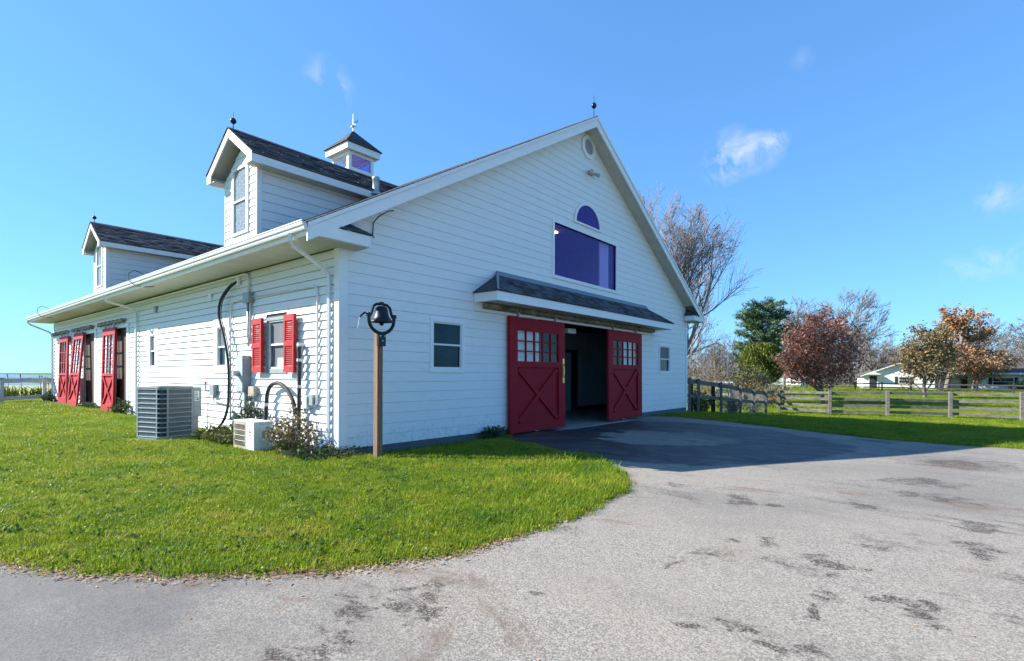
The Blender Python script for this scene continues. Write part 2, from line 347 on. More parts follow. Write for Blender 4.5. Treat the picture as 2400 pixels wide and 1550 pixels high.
    br_ = N.new('ShaderNodeMath'); br_.operation = 'ADD'; L.new(mth('MULTIPLY', rust_s, .24), br_.inputs[0]); L.new(noise(5, 10, .75, (-30, (1, .5, 1))), br_.inputs[1])
    base = mix(rampf(br_.outputs[0], .62, .80, 0, .8), base, (.15, .085, .055))
    # an older, greyer strip of paving at the near left
    d_ = N.new('ShaderNodeVectorMath'); d_.operation = 'DISTANCE'; d_.inputs[1].default_value = (-6.4, -4.2, 0); L.new(g.outputs['Position'], d_.inputs[0])
    ol_ = N.new('ShaderNodeMath'); ol_.operation = 'ADD'; L.new(rampf(d_.outputs['Value'], 1.0, 3.4, .5, 0), ol_.inputs[0]); L.new(noise(1.3, 6), ol_.inputs[1])
    base = mix(rampf(ol_.outputs[0], .55, .95, 0, .6), base, (.085, .085, .088))
    base = mix(mth('MULTIPLY', s1, rampf(noise(26, 5), .34, .60, .1, .9)), base, (.050, .044, .043))
    s2 = rampf(noise(.6, 8, .65, (-12, (1, .7, 1)), 1.2), .60, .70, 0, .6)
    base = mix(s2, base, (.13, .085, .06))
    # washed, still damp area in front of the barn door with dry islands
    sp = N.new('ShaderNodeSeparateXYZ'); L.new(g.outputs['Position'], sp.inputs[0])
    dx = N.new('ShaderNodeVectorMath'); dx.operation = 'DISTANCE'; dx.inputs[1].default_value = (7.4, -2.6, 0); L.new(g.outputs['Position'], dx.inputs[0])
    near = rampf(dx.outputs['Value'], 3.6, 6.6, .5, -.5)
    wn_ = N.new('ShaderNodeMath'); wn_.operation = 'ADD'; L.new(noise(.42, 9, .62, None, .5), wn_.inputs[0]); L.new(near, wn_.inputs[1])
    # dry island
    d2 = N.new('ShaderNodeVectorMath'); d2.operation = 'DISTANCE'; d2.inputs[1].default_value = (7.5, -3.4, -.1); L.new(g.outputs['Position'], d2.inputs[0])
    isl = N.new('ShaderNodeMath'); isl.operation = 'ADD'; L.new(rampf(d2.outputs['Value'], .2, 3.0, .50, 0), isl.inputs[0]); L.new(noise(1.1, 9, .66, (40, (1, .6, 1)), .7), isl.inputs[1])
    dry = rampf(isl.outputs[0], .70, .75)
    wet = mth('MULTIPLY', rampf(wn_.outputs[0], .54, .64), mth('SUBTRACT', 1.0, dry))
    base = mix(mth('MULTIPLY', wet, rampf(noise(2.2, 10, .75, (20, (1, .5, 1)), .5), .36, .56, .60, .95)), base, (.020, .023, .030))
    L.new(base, b.inputs['Base Color'])
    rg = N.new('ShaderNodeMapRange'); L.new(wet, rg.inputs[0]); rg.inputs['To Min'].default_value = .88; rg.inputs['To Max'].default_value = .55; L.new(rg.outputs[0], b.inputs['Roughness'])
    b.inputs['Specular IOR Level'].default_value = .35
    hh = mth('ADD', mth('MULTIPLY', vb.outputs[0], .5), mth('MULTIPLY', noise(120, 3), .5))
    bp = N.new('ShaderNodeBump'); bp.inputs['Strength'].default_value = .8; bp.inputs['Distance'].default_value = .008; L.new(hh, bp.inputs['Height']); L.new(bp.outputs[0], b.inputs['Normal'])
    return m
import bmesh
bm = bmesh.new()
fv = [bm.verts.new((x, y, 0)) for x, y in DRIVE]; bm.faces.new(fv)
for k in range(-40, 35):
    geo = bm.verts[:] + bm.edges[:] + bm.faces[:]; bmesh.ops.bisect_plane(bm, geom=geo, plane_co=(k, 0, 0), plane_no=(1, 0, 0))
for k in range(-45, 7):
    geo = bm.verts[:] + bm.edges[:] + bm.faces[:]; bmesh.ops.bisect_plane(bm, geom=geo, plane_co=(0, k, 0), plane_no=(0, 1, 0))
for v in bm.verts: v.co.z = gh(v.co.x, v.co.y) + .015
me = bpy.data.meshes.new('driveway'); bm.normal_update(); bm.to_mesh(me); bm.free()
if me.polygons[0].normal.z < 0: me.flip_normals()
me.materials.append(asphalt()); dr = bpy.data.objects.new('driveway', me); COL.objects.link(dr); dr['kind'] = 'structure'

fm = mat('tall_yellow_grass', (.24, .22, .07), .95, var=.35, scale=.8, base2=(.30, .30, .09), bump=.8, bscale=5)
def xf(x, y): return gh(x, y) + .02
o = sheet('field', rng(-120, 120, 4), rng(38, 84, 2), xf, fm); o['kind'] = 'structure'
lm = mat('lake_water', (.10, .20, .25), .35, var=.15, scale=.02)
o = sheet('lake', rng(-600, 90, 30), rng(84, 1500, 60), xf, lm); o['kind'] = 'structure'
o = sheet('meadow', rng(-400, 60, 20), rng(168, 190, 11), lambda x, y: xf(x, y) + .15, mat('far_meadow', (.09, .14, .05), .95, var=.3, scale=.1)); o['kind'] = 'structure'

# ------------------------------------------------------------------ barn
barn = thing('barn', 'long white clapboard barn with red sliding doors, dormers and a cupola', 'barn')
LEN = 25.3; WID = 18.0; RID = 9.0; SL = .568
def rz(x): return 4.28 + SL * ((x if x <= 9 else 18 - x) + .97)      # top of the main roof
def cuts(u0, u1, z0, z1, openings, minw=.03):
    segs = [(u0, u1)]
    for (a, b, c, d) in openings:
        if d <= z0 + .004 or c >= z1 - .004: continue
        ns = []
        for (p, q) in segs:
            if b <= p or a >= q: ns.append((p, q)); continue
            if a - p > minw: ns.append((p, a))
            if q - b > minw: ns.append((b, q))
        segs = ns
    return segs
def strips(u0, u1, z0, z1, openings):
    # the slivers of a course that remain above or below an opening it only partly meets
    out = []
    for (a, b, c, d) in openings:
        if d <= z0 + .004 or c >= z1 - .004: continue
        p, q = max(a, u0), min(b, u1)
        if q - p < .02: continue
        if z0 < c - .012 < z1: out.append((p, q, z0, c))
        if z0 < d + .012 < z1: out.append((p, q, d, z1))
    return out
OG = [(2.42, 3.36, 1.72, 2.82), (6.50, 11.75, -1, 3.2), (7.30, 11.18, 4.62, 6.22), (15.0, 16.05, 1.70, 2.82)]
OS = [(10.43, 10.93, 1.80, 2.84), (5.12, 5.66, 1.77, 2.82), (2.05, 2.87, 1.70, 2.82), (13.43, 14.95, -1, 3.24), (17.7, 19.42, -1, 3.24), (22.0, 23.6, -1, 3.24)]
gw = part('gable_wall', barn); sw = part('side_wall', barn)
# sheathing behind the boards
def sheath(W, u0, u1, ztop, openings, sloped, name, parent):
    zs = sorted({-.1, 4.2, ztop} | {min(max(c, -.1), ztop) for o_ in openings for c in o_[2:4]}); mb = MB()
    for z0, z1 in zip(zs[:-1], zs[1:]):
        if z1 - z0 < .01: continue
        for (a, b) in cuts(u0, u1, z0, z1, openings):
            if sloped and z0 >= 4.19:
                def lim(z): return max(0, (z - 4.28) / SL - .97 + .12)
                p = [W(max(a, lim(z0)), 0, z0), W(min(b, 18 - lim(z0)), 0, z0), W(min(b, 18 - lim(z1)), 0, z1), W(max(a, lim(z1)), 0, z1)]
                if p[1][0] - p[0][0] < .02: continue
                mb.prism(p, (0, .1, 0) if W is WG else (.1, 0, 0))
            else: wbox(mb, W, a, b, 0, -.1, z0, z1)
    return mb.build(name, 'backing', parent)
sheath(WG, 0, WID, 9.6, OG, True, 'sheathing', gw)
sheath(WS, 0.1, LEN, 4.12, OS, False, 'sheathing', sw)
# boards, every course its own piece
def board(W, u0, u1, z0, z1, lip, parent, tl=None, name='board'):
    a0, a1 = u0, u1; b0, b1 = (tl if tl else (u0, u1)); mb = MB(); t = .006
    j = rnd.uniform(-.0012, .0012); lo = lip + j
    mb.hexa([W(a0, .001, z0), W(a1, .001, z0), W(a1, lo, z0), W(a0, lo, z0), W(b0, .001, z1), W(b1, .001, z1), W(b1, t, z1), W(b0, t, z1)])
    return mb.build(name, 'board', parent)
k = 0
while True:
    z0 = .11 + .22 * k; z1 = z0 + .2155; k += 1
    if z0 > 9.4: break
    def lim(z): return max(.0, (z - 4.28) / SL - .97 + .30)
    for (a, b) in cuts(.16, WID - .12, z0, z1, OG):
        if z0 > 3.9:
            l0, l1 = lim(z0), lim(z1)
            A0, A1, B0, B1 = max(a, l0), min(b, 18 - l0), max(a, l1), min(b, 18 - l1)
            if A1 - A0 < .05: continue
            if B1 < B0: B0 = B1 = (B0 + B1) / 2
            board(WG, A0, A1, z0, z1, .014, gw, (B0, B1))
        else: board(WG, a, b, z0, z1, .014, gw)
    for (a, b, c, d) in strips(.16, WID - .12, z0, z1, OG[:1] + OG[2:] + [(6.50, 11.75, -1, 3.2)]):
        if d - c > .015: board(WG, a, b, c, d - .002, .020, gw)
OST = [(10.17, 11.18, 1.62, 2.98), (4.92, 5.88, 1.60, 2.98), (2.0, 2.95, 1.60, 2.95), (13.1, 15.0, -1, 3.36), (17.4, 19.5, -1, 3.36), (21.75, 23.65, -1, 3.36)]
k = 0
while True:
    z0 = .10 + .172 * k; z1 = z0 + .164; k += 1
    if z1 > 4.12: break
    for (a, b) in cuts(.14, LEN - .12, z0, z1, OST):
        if z0 < .2 and a > 8: continue
        # long runs are butted from two or three lengths
        if b - a > 6 and rnd.random() < .6:
            c = rnd.uniform(a + 2, b - 2); board(WS, a, c - .002, z0, z1, .040, sw); board(WS, c + .002, b, z0, z1, .040, sw)
        else: board(WS, a, b, z0, z1, .040, sw)
    for (a, b, c, d) in strips(.14, LEN - .12, z0, z1, OST):
        if d - c > .015 and not (z0 < .2 and a > 8): board(WS, a, b, c, d - .002, .040, sw)
# foundation, right and back walls, floor
mb = MB(); mb.box(.01, 6.50, .002, .2, -.4, .095); mb.box(11.75, 17.99, .002, .2, -.7, .095); mb.box(.01, .2, .2, LEN, -.4, .098); mb.build('foundation', 'foundation', barn)
mb = MB(); mb.box(17.9, 18.02, .12, LEN, -.6, 4.2); mb.box(.1, 17.9, LEN - .1, LEN, -.2, 4.2); mb.prism([(.2, LEN - .1, 4.2), (17.8, LEN - .1, 4.2), (9, LEN - .1, 9.6)], (0, .1, 0)); mb.build('rear_wall', 'board', barn)
mb = MB(); mb.box(.3, 17.8, .101, LEN - .2, -.3, -.06); mb.build('floor_slab', 'concrete', barn)
mb = MB(); mb.box(6.6, 12.0, -.32, .10, -.5, -.062); mb.build('door_sill', 'concrete', barn)
# corner boards
for (x0, x1, y0, y1) in ((-.034, .16, -.034, .0), (-.034, .0, 0, .14), (WID - .12, WID + .02, -.034, .0), (-.034, 0, LEN - .12, LEN + .02)):
    MB().box(x0, x1, y0, y1, .095, 4.06).build('corner_board', 'trim', barn)
# main roof
def slab(y0, y1, name):
    for sgn in (0, 1):
        f = (lambda x: x) if not sgn else (lambda x: 18 - x)
        p = [(f(-.95), y0, rz(-.95) - .035), (f(9), y0, rz(9) - .035), (f(9), y0, rz(9) - .12), (f(-.95), y0, rz(-.95) - .12)]
        MB().prism(p, (0, y1 - y0, 0)).build(name, 'soffit', barn)
        mb = MB(); n = 76
        for i in range(n):
            xa = -.99 + 9.99 * i / n; xb = -.99 + 9.99 * (i + 1) / n + .03; xb = min(xb, 9.0)
            za, zb = rz(xa), rz(xb)
            mb.prism([(f(xa), y0 - .012, za - .034), (f(xb), y0 - .012, zb - .034), (f(xb), y0 - .012, zb - .028), (f(xa), y0 - .012, za - .012)], (0, y1 - y0 + .024, 0))
        mb.build('roof_shingles', 'shingle', barn, kind='stuff')
slab(-.5, LEN + .5, 'roof')
MB().prism([(8.83, -.512, rz(8.83) - .02), (9, -.512, rz(9) + .005), (9.17, -.512, rz(9.17 ) - .02), (9, -.512, rz(9) - .03)], (0, LEN + 1.02, 0)).build('ridge_cap', 'shingle', barn)
# rake boards and soffit under the rake
for sgn in (0, 1):
    f = (lambda x: x) if not sgn else (lambda x: 18 - x)
    for (yy, d, dz0, dz1, nm) in ((-.50, .035, -.04, -.36, 'rake_board'), (-.525, .024, -.036, -.115, 'rake_moulding')):
        xs = -.95
        p = [(f(xs), yy, rz(xs) + dz0), (f(9), yy, rz(9) + dz0), (f(9), yy, rz(9) + dz1), (f(xs + .0), yy, rz(xs) + dz1)]
        MB().prism(p, (0, d, 0)).build(nm, 'trim', barn)
    p = [(f(.34), -.465, rz(.34) - .30), (f(9), -.465, rz(9) - .30), (f(9), -.465, rz(9) - .31), (f(.34), -.465, rz(.34) - .31)]
    MB().prism(p, (0, .46, 0)).build('rake_soffit', 'soffit', barn)
# eave soffit, fascia, gutter
for sgn in (0, 1):
    f = (lambda x: x) if not sgn else (lambda x: 18 - x)
    MB().box(f(-.90), f(-.036), -.46, LEN + .46, 4.065, 4.085).build('eave_soffit', 'soffit', barn)
    MB().box(f(-.93), f(-.90), -.462, LEN + .46, 4.05, 4.245).build('fascia', 'trim', barn)
    # K style gutter: a stepped profile
    pr = [(-.932, 4.13), (-1.00, 4.13), (-1.015, 4.16), (-1.015, 4.19), (-1.04, 4.205), (-1.05, 4.235), (-1.05, 4.262), (-1.062, 4.268), (-1.062, 4.285), (-1.045, 4.285), (-1.04, 4.25), (-.932, 4.25)]
    MB().prism([(f(x), -.49, z) for x, z in pr], (0, LEN + .98, 0)).build('gutter', 'metal_white', barn)
# eave returns with little hipped roofs
for sgn in (0, 1):
    f = (lambda x: x) if not sgn else (lambda x: 18 - x)
    rt = part('eave_return', barn)
    MB().box(f(-.897), f(.36), -.503, -.04, 4.06, 4.275).build('return_box', 'trim', rt)
    MB().box(f(-.90), f(.345), -.48, -.05, 4.045, 4.059).build('return_soffit', 'soffit', rt)
    e0, e1 = (-.50, .40); yo = -.54
    for n_ in range(5):
        a = n_ / 5; b = (n_ + 1) / 5 + .03
        def yy(t): return yo + (yo * -1 - .03) * t
        def zz(t): return 4.285 + .30 * t
        def xr(t): return e1 - .36 * t
        MB().hexa([(f(-.30), yy(a), zz(a)), (f(xr(a)), yy(a), zz(a)), (f(xr(b)), yy(b), zz(b)), (f(-.30), yy(b), zz(b)), (f(-.30), yy(a), zz(a) + .02), (f(xr(a)), yy(a), zz(a) + .02), (f(xr(b)), yy(b), zz(b) + .012), (f(-.30), yy(b), zz(b) + .012)]).build('shingle_course', 'shingle', rt)
    MB().poly([(f(e1), yo, 4.286), (f(e1), -.03, 4.286), (f(e1 - .36), -.03, 4.585)]).build('hip_end', 'shingle', rt)
# downspouts
def downspout(pts, r=.042):
    MB().tube(pts, r, 4).build('downspout', 'metal_white', barn)
downspout([(-.99, .02, 4.14), (-.99, .02, 4.02), (-.93, .04, 3.93), (-.30, .22, 3.70), (-.10, .25, 3.58), (-.075, .25, 3.45), (-.075, .25, .32), (-.11, .27, .22), (-.30, .38, .12)])
downspout([(-.99, 12.0, 4.14), (-.99, 12.0, 4.02), (-.93, 12.05, 3.95), (-.25, 12.14, 3.80), (-.085, 12.15, 3.68), (-.078, 12.15, .3)])
downspout([(-.99, 25.2, 4.14), (-.99, 25.2, 4.0), (-.9, 25.2, 3.92), (-.2, 25.2, 3.6), (-.085, 25.2, 3.45), (-.078, 25.2, .3)])
downspout([(18.99, .0, 4.14), (18.99, .0, 3.98), (18.9, .02, 3.9), (18.3, .06, 3.72), (18.1, .06, 3.6), (18.075, .06, -.1)])
# ---- windows
def window(W, u0, u1, z0, z1, tw, up='screen', lo='dark_pane', rail=.5, label=None, twb=None, tm='trim'):
    w = MB()
    twb = twb or tw
    for (a, b, c, d) in ((u0 - tw, u0, z0 - twb, z1 + tw), (u1, u1 + tw, z0 - twb, z1 + tw), (u0, u1, z1, z1 + tw), (u0, u1, z0 - twb, z0)): wbox(w, W, a, b, -.02, .036, c, d)
    w = w.build('window', tm, barn)
    if label: w['label'] = label
    zm = z0 + (z1 - z0) * rail; s = .035
    f = MB()
    for (a, b, c, d, o0, o1) in ((u0 + .001, u0 + s, z0 + .001, z1 - .001, -.03, .012), (u1 - s, u1 - .001, z0 + .001, z1 - .001, -.03, .012), (u0 + s, u1 - s, z1 - s, z1 - .001, -.03, .012), (u0 + s, u1 - s, z0 + .001, z0 + s + .01, -.03, .014), (u0 + s, u1 - s, zm - .02, zm + .022, -.03, .016)): wbox(f, W, a, b, o0, o1, c, d)
    f.build('sash', 'metal_white', w)
    wbox(MB(), W, u0 + s, u1 - s, -.028, -.02, zm + .022, z1 - s).build('pane', up, w)
    wbox(MB(), W, u0 + s, u1 - s, -.045, -.037, z0 + s + .01, zm - .02).build('pane', lo, w)
    wbox(MB(), W, u0 - .03, u1 + .03, -.12, -.11, z0 - .03, z1 + .03).build('backing', 'indark', w)
    return w
window(WG, 2.42, 3.36, 1.72, 2.82, .085, 'dark_pane', 'dark_pane', .52, 'wider sash window between bell post and red door')
window(WG, 15.02, 16.03, 1.72, 2.80, .085, 'screen', 'dark_pane', .5, 'sash window to the right of the red doors')
window(WS, 10.45, 10.91, 1.80, 2.82, .26, 'screen', 'dark_pane', .5, 'narrow sash window near the middle downspout', .16)
window(WS, 5.14, 5.64, 1.77, 2.80, .22, 'screen', 'dark_pane', .5, 'narrow sash window beside the black hose', .16)
ws = window(WS, 2.07, 2.85, 1.70, 2.80, .07, 'screen', 'screen', .5, 'shuttered window above the white heat pump', .10, 'grey_box')
wbox(MB(), WS, 2.2, 2.5, -.036, -.025, 1.75, 1.95).build('white_card', 'sticker', ws)
# red louvred shutters standing off the wall
for (u0, u1, lab) in ((2.93, 3.38, 'left red shutter'), (1.47, 1.90, 'right red shutter')):
    sh = MB(); o0, o1 = .09, .155; z0, z1 = 1.62, 2.87
    for (a, b, c, d) in ((u0, u0 + .06, z0, z1), (u1 - .06, u1, z0, z1), (u0 + .06, u1 - .06, z1 - .14, z1), (u0 + .06, u1 - .06, z0, z0 + .14), (u0 + .06, u1 - .06, 2.19, 2.29)): wbox(sh, WS, a, b, o0, o1, c, d)
    sh = sh.build('shutter', 'red_sunlit', barn); sh['label'] = lab
    for (c, d) in ((z0 + .14, 2.19), (2.29, z1 - .14)):
        n = 10
        for i in range(n):
            zc = c + (d - c) * (i + .5) / n + .012; h = (d - c) / n * .72
            MB().hexa([WS(u0 + .06, o0 + .008, zc + h * .3), WS(u1 - .06, o0 + .008, zc + h * .3), WS(u1 - .06, o1 - .006, zc - h), WS(u0 + .06, o1 - .006, zc - h), WS(u0 + .06, o0 + .008, zc + h * .3 + .009), WS(u1 - .06, o0 + .008, zc + h * .3 + .009), WS(u1 - .06, o1 - .006, zc - h + .009), WS(u0 + .06, o1 - .006, zc - h + .009)]).build('louvre', 'red_sunlit', sh)
    st = MB()
    for (a, c) in ((u0 + .05, z0 + .1), (u1 - .09, z0 + .1), (u0 + .05, z1 - .12), (u1 - .09, z1 - .12)): wbox(st, WS, a, a + .04, .03, o0 - .001, c, c + .04)
    st.build('standoff', 'metal_white', sh)
# big indigo window with curtain, and half round window above
w = MB()
for (a, b, c, d) in ((7.20, 7.30, 4.52, 6.32), (11.18, 11.28, 4.52, 6.32), (7.30, 11.18, 6.22, 6.32), (7.30, 11.18, 4.52, 4.62)): wbox(w, WG, a, b, -.05, .04, c, d)
w = w.build('picture_window', 'trim', barn); w['label'] = 'large indigo tinted window above the canopy'
MB().poly([WG(7.30, -.03, 4.62), WG(11.18, -.03, 4.62), WG(11.18, -.03, 6.22), WG(7.30, -.03, 6.22)]).build('pane', 'indigo_pane', w)
cu = MB(); n = 40
for i in range(n):
    def cx(t): return 10.34 + .62 * t
    def cy(t): return .16 + .035 * math.sin(t * 34) + .012 * math.sin(t * 71)
    t0, t1 = i / n, (i + 1) / n
    b_ = len(cu.v); cu.v += [(cx(t0), cy(t0), 4.5), (cx(t1), cy(t1), 4.5), (cx(t1), cy(t1), 6.3), (cx(t0), cy(t0), 6.3), (cx(t0), cy(t0) + .01, 4.5), (cx(t1), cy(t1) + .01, 4.5), (cx(t1), cy(t1) + .01, 6.3), (cx(t0), cy(t0) + .01, 6.3)]
    cu.f += [(b_, b_ + 1, b_ + 2, b_ + 3), (b_ + 5, b_ + 4, b_ + 7, b_ + 6)]
cu.build('curtain', 'curtain', w, smooth=True)
rm = MB(); rm.box(6.4, 12.2, 3.4, 3.5, 4.2, 6.6); rm.box(6.3, 6.4, .12, 3.5, 4.2, 6.6); rm.box(12.2, 12.3, .12, 3.5, 4.2, 6.6); rm.box(6.4, 12.2, .12, 3.4, 6.5, 6.6); rm.box(6.4, 12.2, .12, 3.4, 4.2, 4.3); rm.build('loft_room', 'room', w)
lt = bpy.data.materials.new('lit_bulb'); lt.use_nodes = True; lt.node_tree.nodes['Principled BSDF'].inputs['Emission Color'].default_value = (1, .62, .3, 1); lt.node_tree.nodes['Principled BSDF'].inputs['Emission Strength'].default_value = 6
MB().box(8.95, 9.13, 1.1, 1.28, 6.45, 6.495).build('ceiling_lamp', lt, w)
hw = MB(); n = 24; cxx, czz, rr = 9.23, 6.53, .80
def arc(r, o): return [WG(cxx + r * math.cos(math.pi * i / n), o, czz + r * math.sin(math.pi * i / n) * .86) for i in range(n + 1)]
a_in, a_out = arc(.74, .03), arc(.83, .03)
for i in range(n):
    hw.hexa([WG(cxx + .74 * math.cos(math.pi * i / n), .018, czz + .64 * math.sin(math.pi * i / n)), WG(cxx + .84 * math.cos(math.pi * i / n), .018, czz + .73 * math.sin(math.pi * i / n)), WG(cxx + .84 * math.cos(math.pi * (i + 1) / n), .018, czz + .73 * math.sin(math.pi * (i + 1) / n)), WG(cxx + .74 * math.cos(math.pi * (i + 1) / n), .018, czz + .64 * math.sin(math.pi * (i + 1) / n)),
             WG(cxx + .74 * math.cos(math.pi * i / n), .06, czz + .64 * math.sin(math.pi * i / n)), WG(cxx + .84 * math.cos(math.pi * i / n), .06, czz + .73 * math.sin(math.pi * i / n)), WG(cxx + .84 * math.cos(math.pi * (i + 1) / n), .06, czz + .73 * math.sin(math.pi * (i + 1) / n)), WG(cxx + .74 * math.cos(math.pi * (i + 1) / n), .06, czz + .64 * math.sin(math.pi * (i + 1) / n))])
wbox(hw, WG, cxx - .86, cxx + .86, .018, .06, czz - .06, czz)
hw = hw.build('half_round_window', 'trim', barn)
MB().prism([WG(cxx + .74 * math.cos(math.pi * i / n), .022, czz + .64 * math.sin(math.pi * i / n)) for i in range(n + 1)], (0, -.008, 0)).build('pane', 'indigo_solid', hw)
# octagonal louvred vent
vc = (9.25, 9.13); ov = MB(); n = 8
for i in range(n):
    t0, t1 = (i + .5) * math.pi / 4, (i + 1.5) * math.pi / 4
    q = [(r * math.cos(t), r * math.sin(t) * .92) for t in (t0, t1) for r in (.30, .44)]
    ov.hexa([WG(vc[0] + q[0][0], .015, vc[1] + q[0][1]), WG(vc[0] + q[1][0], .015, vc[1] + q[1][1]), WG(vc[0] + q[3][0], .015, vc[1] + q[3][1]), WG(vc[0] + q[2][0], .015, vc[1] + q[2][1]),
             WG(vc[0] + q[0][0], .07, vc[1] + q[0][1]), WG(vc[0] + q[1][0], .06, vc[1] + q[1][1]), WG(vc[0] + q[3][0], .06, vc[1] + q[3][1]), WG(vc[0] + q[2][0], .07, vc[1] + q[2][1])])
ov = ov.build('gable_vent', 'trim', barn)
MB().prism([WG(vc[0] + .33 * math.cos((i + .5) * math.pi / 4), .021, vc[1] + .30 * math.sin((i + .5) * math.pi / 4)) for i in range(8)], (0, -.004, 0)).build('vent_back', 'indark', ov)
for i in range(7):
    z = vc[1] - .24 + .08 * i; hwid = .30 if abs(z - vc[1]) < .13 else .30 - (abs(z - vc[1]) - .13) * .95
    MB().hexa([WG(vc[0] - hwid, .028, z + .03), WG(vc[0] + hwid, .028, z + .03), WG(vc[0] + hwid, .064, z), WG(vc[0] - hwid, .064, z), WG(vc[0] - hwid, .028, z + .062), WG(vc[0] + hwid, .028, z + .062), WG(vc[0] + hwid, .064, z + .030), WG(vc[0] - hwid, .064, z + .030)]).build('louvre', 'trim', ov)

# ---- sliding doors
def barn_door(W, u0, u1, z0, z1, o0, o1, cols, rows, zw0, zp1, label, m, handle=None, tilt=0., bw=.13, stile=.34):
    f = MB(); w = stile; ow0, ow1 = u0 + w, u1 - w; z_top = z1 - .36 if cols == 5 else z1 - .26
    for (a, b, c, d) in ((u0, ow0, z0, z1), (ow1, u1, z0, z1), (ow0, ow1, z_top, z1), (ow0, ow1, zp1, zw0), (ow0, ow1, z0, z0 + .24)): wbox(f, W, a, b, o0, o1, c, d)
    d = f.build('barn_door', m, barn); d['label'] = label
    wbox(MB(), W, ow0, ow1, o0 + .006, o1 - .052, z0 + .24, zp1).build('door_panel', m, d)
    def brace(p, q, ins):
        dx, dz = q[0] - p[0], q[1] - p[1]; l = math.hypot(dx, dz); nx, nz = -dz / l * bw / 2, dx / l * bw / 2
        pts = [(p[0] + nx, p[1] + nz), (q[0] + nx, q[1] + nz), (q[0] - nx, q[1] - nz), (p[0] - nx, p[1] - nz)]
        MB().hexa([W(a, o1 - .051, b) for a, b in pts] + [W(a, o1 - ins, b) for a, b in pts]).build('brace', m, d)
    e = bw * .45
    brace((ow0 + e, z0 + .24 + e), (ow1 - e, zp1 - e), .004); brace((ow0 + e, zp1 - e), (ow1 - e, z0 + .24 + e), .006)
    pw = (ow1 - ow0) / cols; ph = (z_top - zw0) / rows; t = .032 if cols == 5 else .026
    for i in range(1, cols): wbox(MB(), W, ow0 + pw * i - t / 2, ow0 + pw * i + t / 2, o0 + .012, o1 - .008, zw0, z_top).build('muntin', m, d)
    for j in range(1, rows): wbox(MB(), W, ow0, ow1, o0 + .014, o1 - .010, zw0 + ph * j - t / 2, zw0 + ph * j + t / 2).build('muntin', m, d)
    for i in range(cols):
        for j in range(rows): wbox(MB(), W, ow0 + pw * i + .002, ow0 + pw * (i + 1) - .002, (o0 + o1) / 2 - .003, (o0 + o1) / 2 + .003, zw0 + ph * j + .002, zw0 + ph * (j + 1) - .002).build('pane', 'pane', d)
    for a in (u0 + (u1 - u0) * .16, u1 - (u1 - u0) * .16):
        h = MB(); wbox(h, W, a - .03, a + .03, o0 + .01, o1 - .01, z1, z1 + .16); h.build('hanger', 'galv', d)
    if handle:
        h = MB(); wbox(h, W, handle[0], handle[0] + .09, o1, o1 + .012, 1.92, 2.08); wbox(h, W, handle[0], handle[0] + .09, o1, o1 + .02, 1.52, 1.9); wbox(h, W, handle[0], handle[0] + .09, o1, o1 + .012, 1.34, 1.5); h.build('handle', 'brass', d)
        MB().tube([W(handle[0] + .045, o1 + .012, 1.90), W(handle[0] + .1, o1 + .07, 1.82), W(handle[0] + .1, o1 + .07, 1.60), W(handle[0] + .045, o1 + .012, 1.52)], .014, 6).build('handle_grip', 'iron', d)
    if tilt:
        p = Vector(W((u0 + u1) / 2, o0, z1)); ax = 'Y' if W is WS else 'X'
        rot = Matrix.Rotation(tilt if W is WS else -tilt, 4, ax)
        d.matrix_local = Matrix.Translation(p) @ rot @ Matrix.Translation(-p)
    return d
barn_door(WG, 5.05, 7.70, .0, 3.17, .062, .142, 5, 3, 1.96, 1.80, 'left red sliding door with brass latch', 'red', (7.56,), .012)
barn_door(WG, 10.44, 13.06, .0, 3.17, .062, .142, 5, 3, 1.96, 1.80, 'right red sliding door of the gable', 'red', None, .008)
barn_door(WS, 14.30, 15.92, .16, 3.28, .09, .16, 3, 3, 1.58, 1.48, 'side door nearest the grey condenser', 'red_sunlit', None, .02, .085, .17)
barn_door(WS, 18.85, 20.5, .18, 3.30, .09, .16, 3, 3, 1.58, 1.48, 'side door hanging crooked, in the middle', 'red_sunlit', None, .075, .085, .17)
barn_door(WS, 21.6, 23.25, .20, 3.28, .09, .16, 3, 3, 1.58, 1.48, 'side door by the far corner', 'red_sunlit', None, .02, .085, .17)
for (a, b) in ((13.43, 14.95), (17.7, 19.42), (22.0, 23.6)):
    t = MB()
    for (p, q, c, d) in ((a - .26, a, .15, 3.36), (b, b + .05, .15, 3.36), (a, b, 3.24, 3.36)): wbox(t, WS, p, q, -.02, .034, c, d)
    t.build('door_trim', 'trim', barn)
    wbox(MB(), WS, a, b, -.075, -.045, .1, 3.24).build('stall_door', 'brown', barn)
    t = MB(); wbox(t, WS, a - .0, a + .012, -.045, -.021, .1, 3.24); wbox(t, WS, b - .012, b, -.045, -.021, .1, 3.24); t.build('door_jamb', 'trim', barn)
    t = MB(); wbox(t, WS, a + .05, b + 1.75, .06, .14, 3.44, 3.52)
    for i in range(7): wbox(t, WS, a + .2 + .5 * i, a + .25 + .5 * i, .036, .155, 3.40, 3.56)
    t.build('door_track', 'rust', barn)
wbox(MB(), WS, 19.5, 23.7, .02, .5, .06, .20).build('wood_threshold', 'brown', barn)
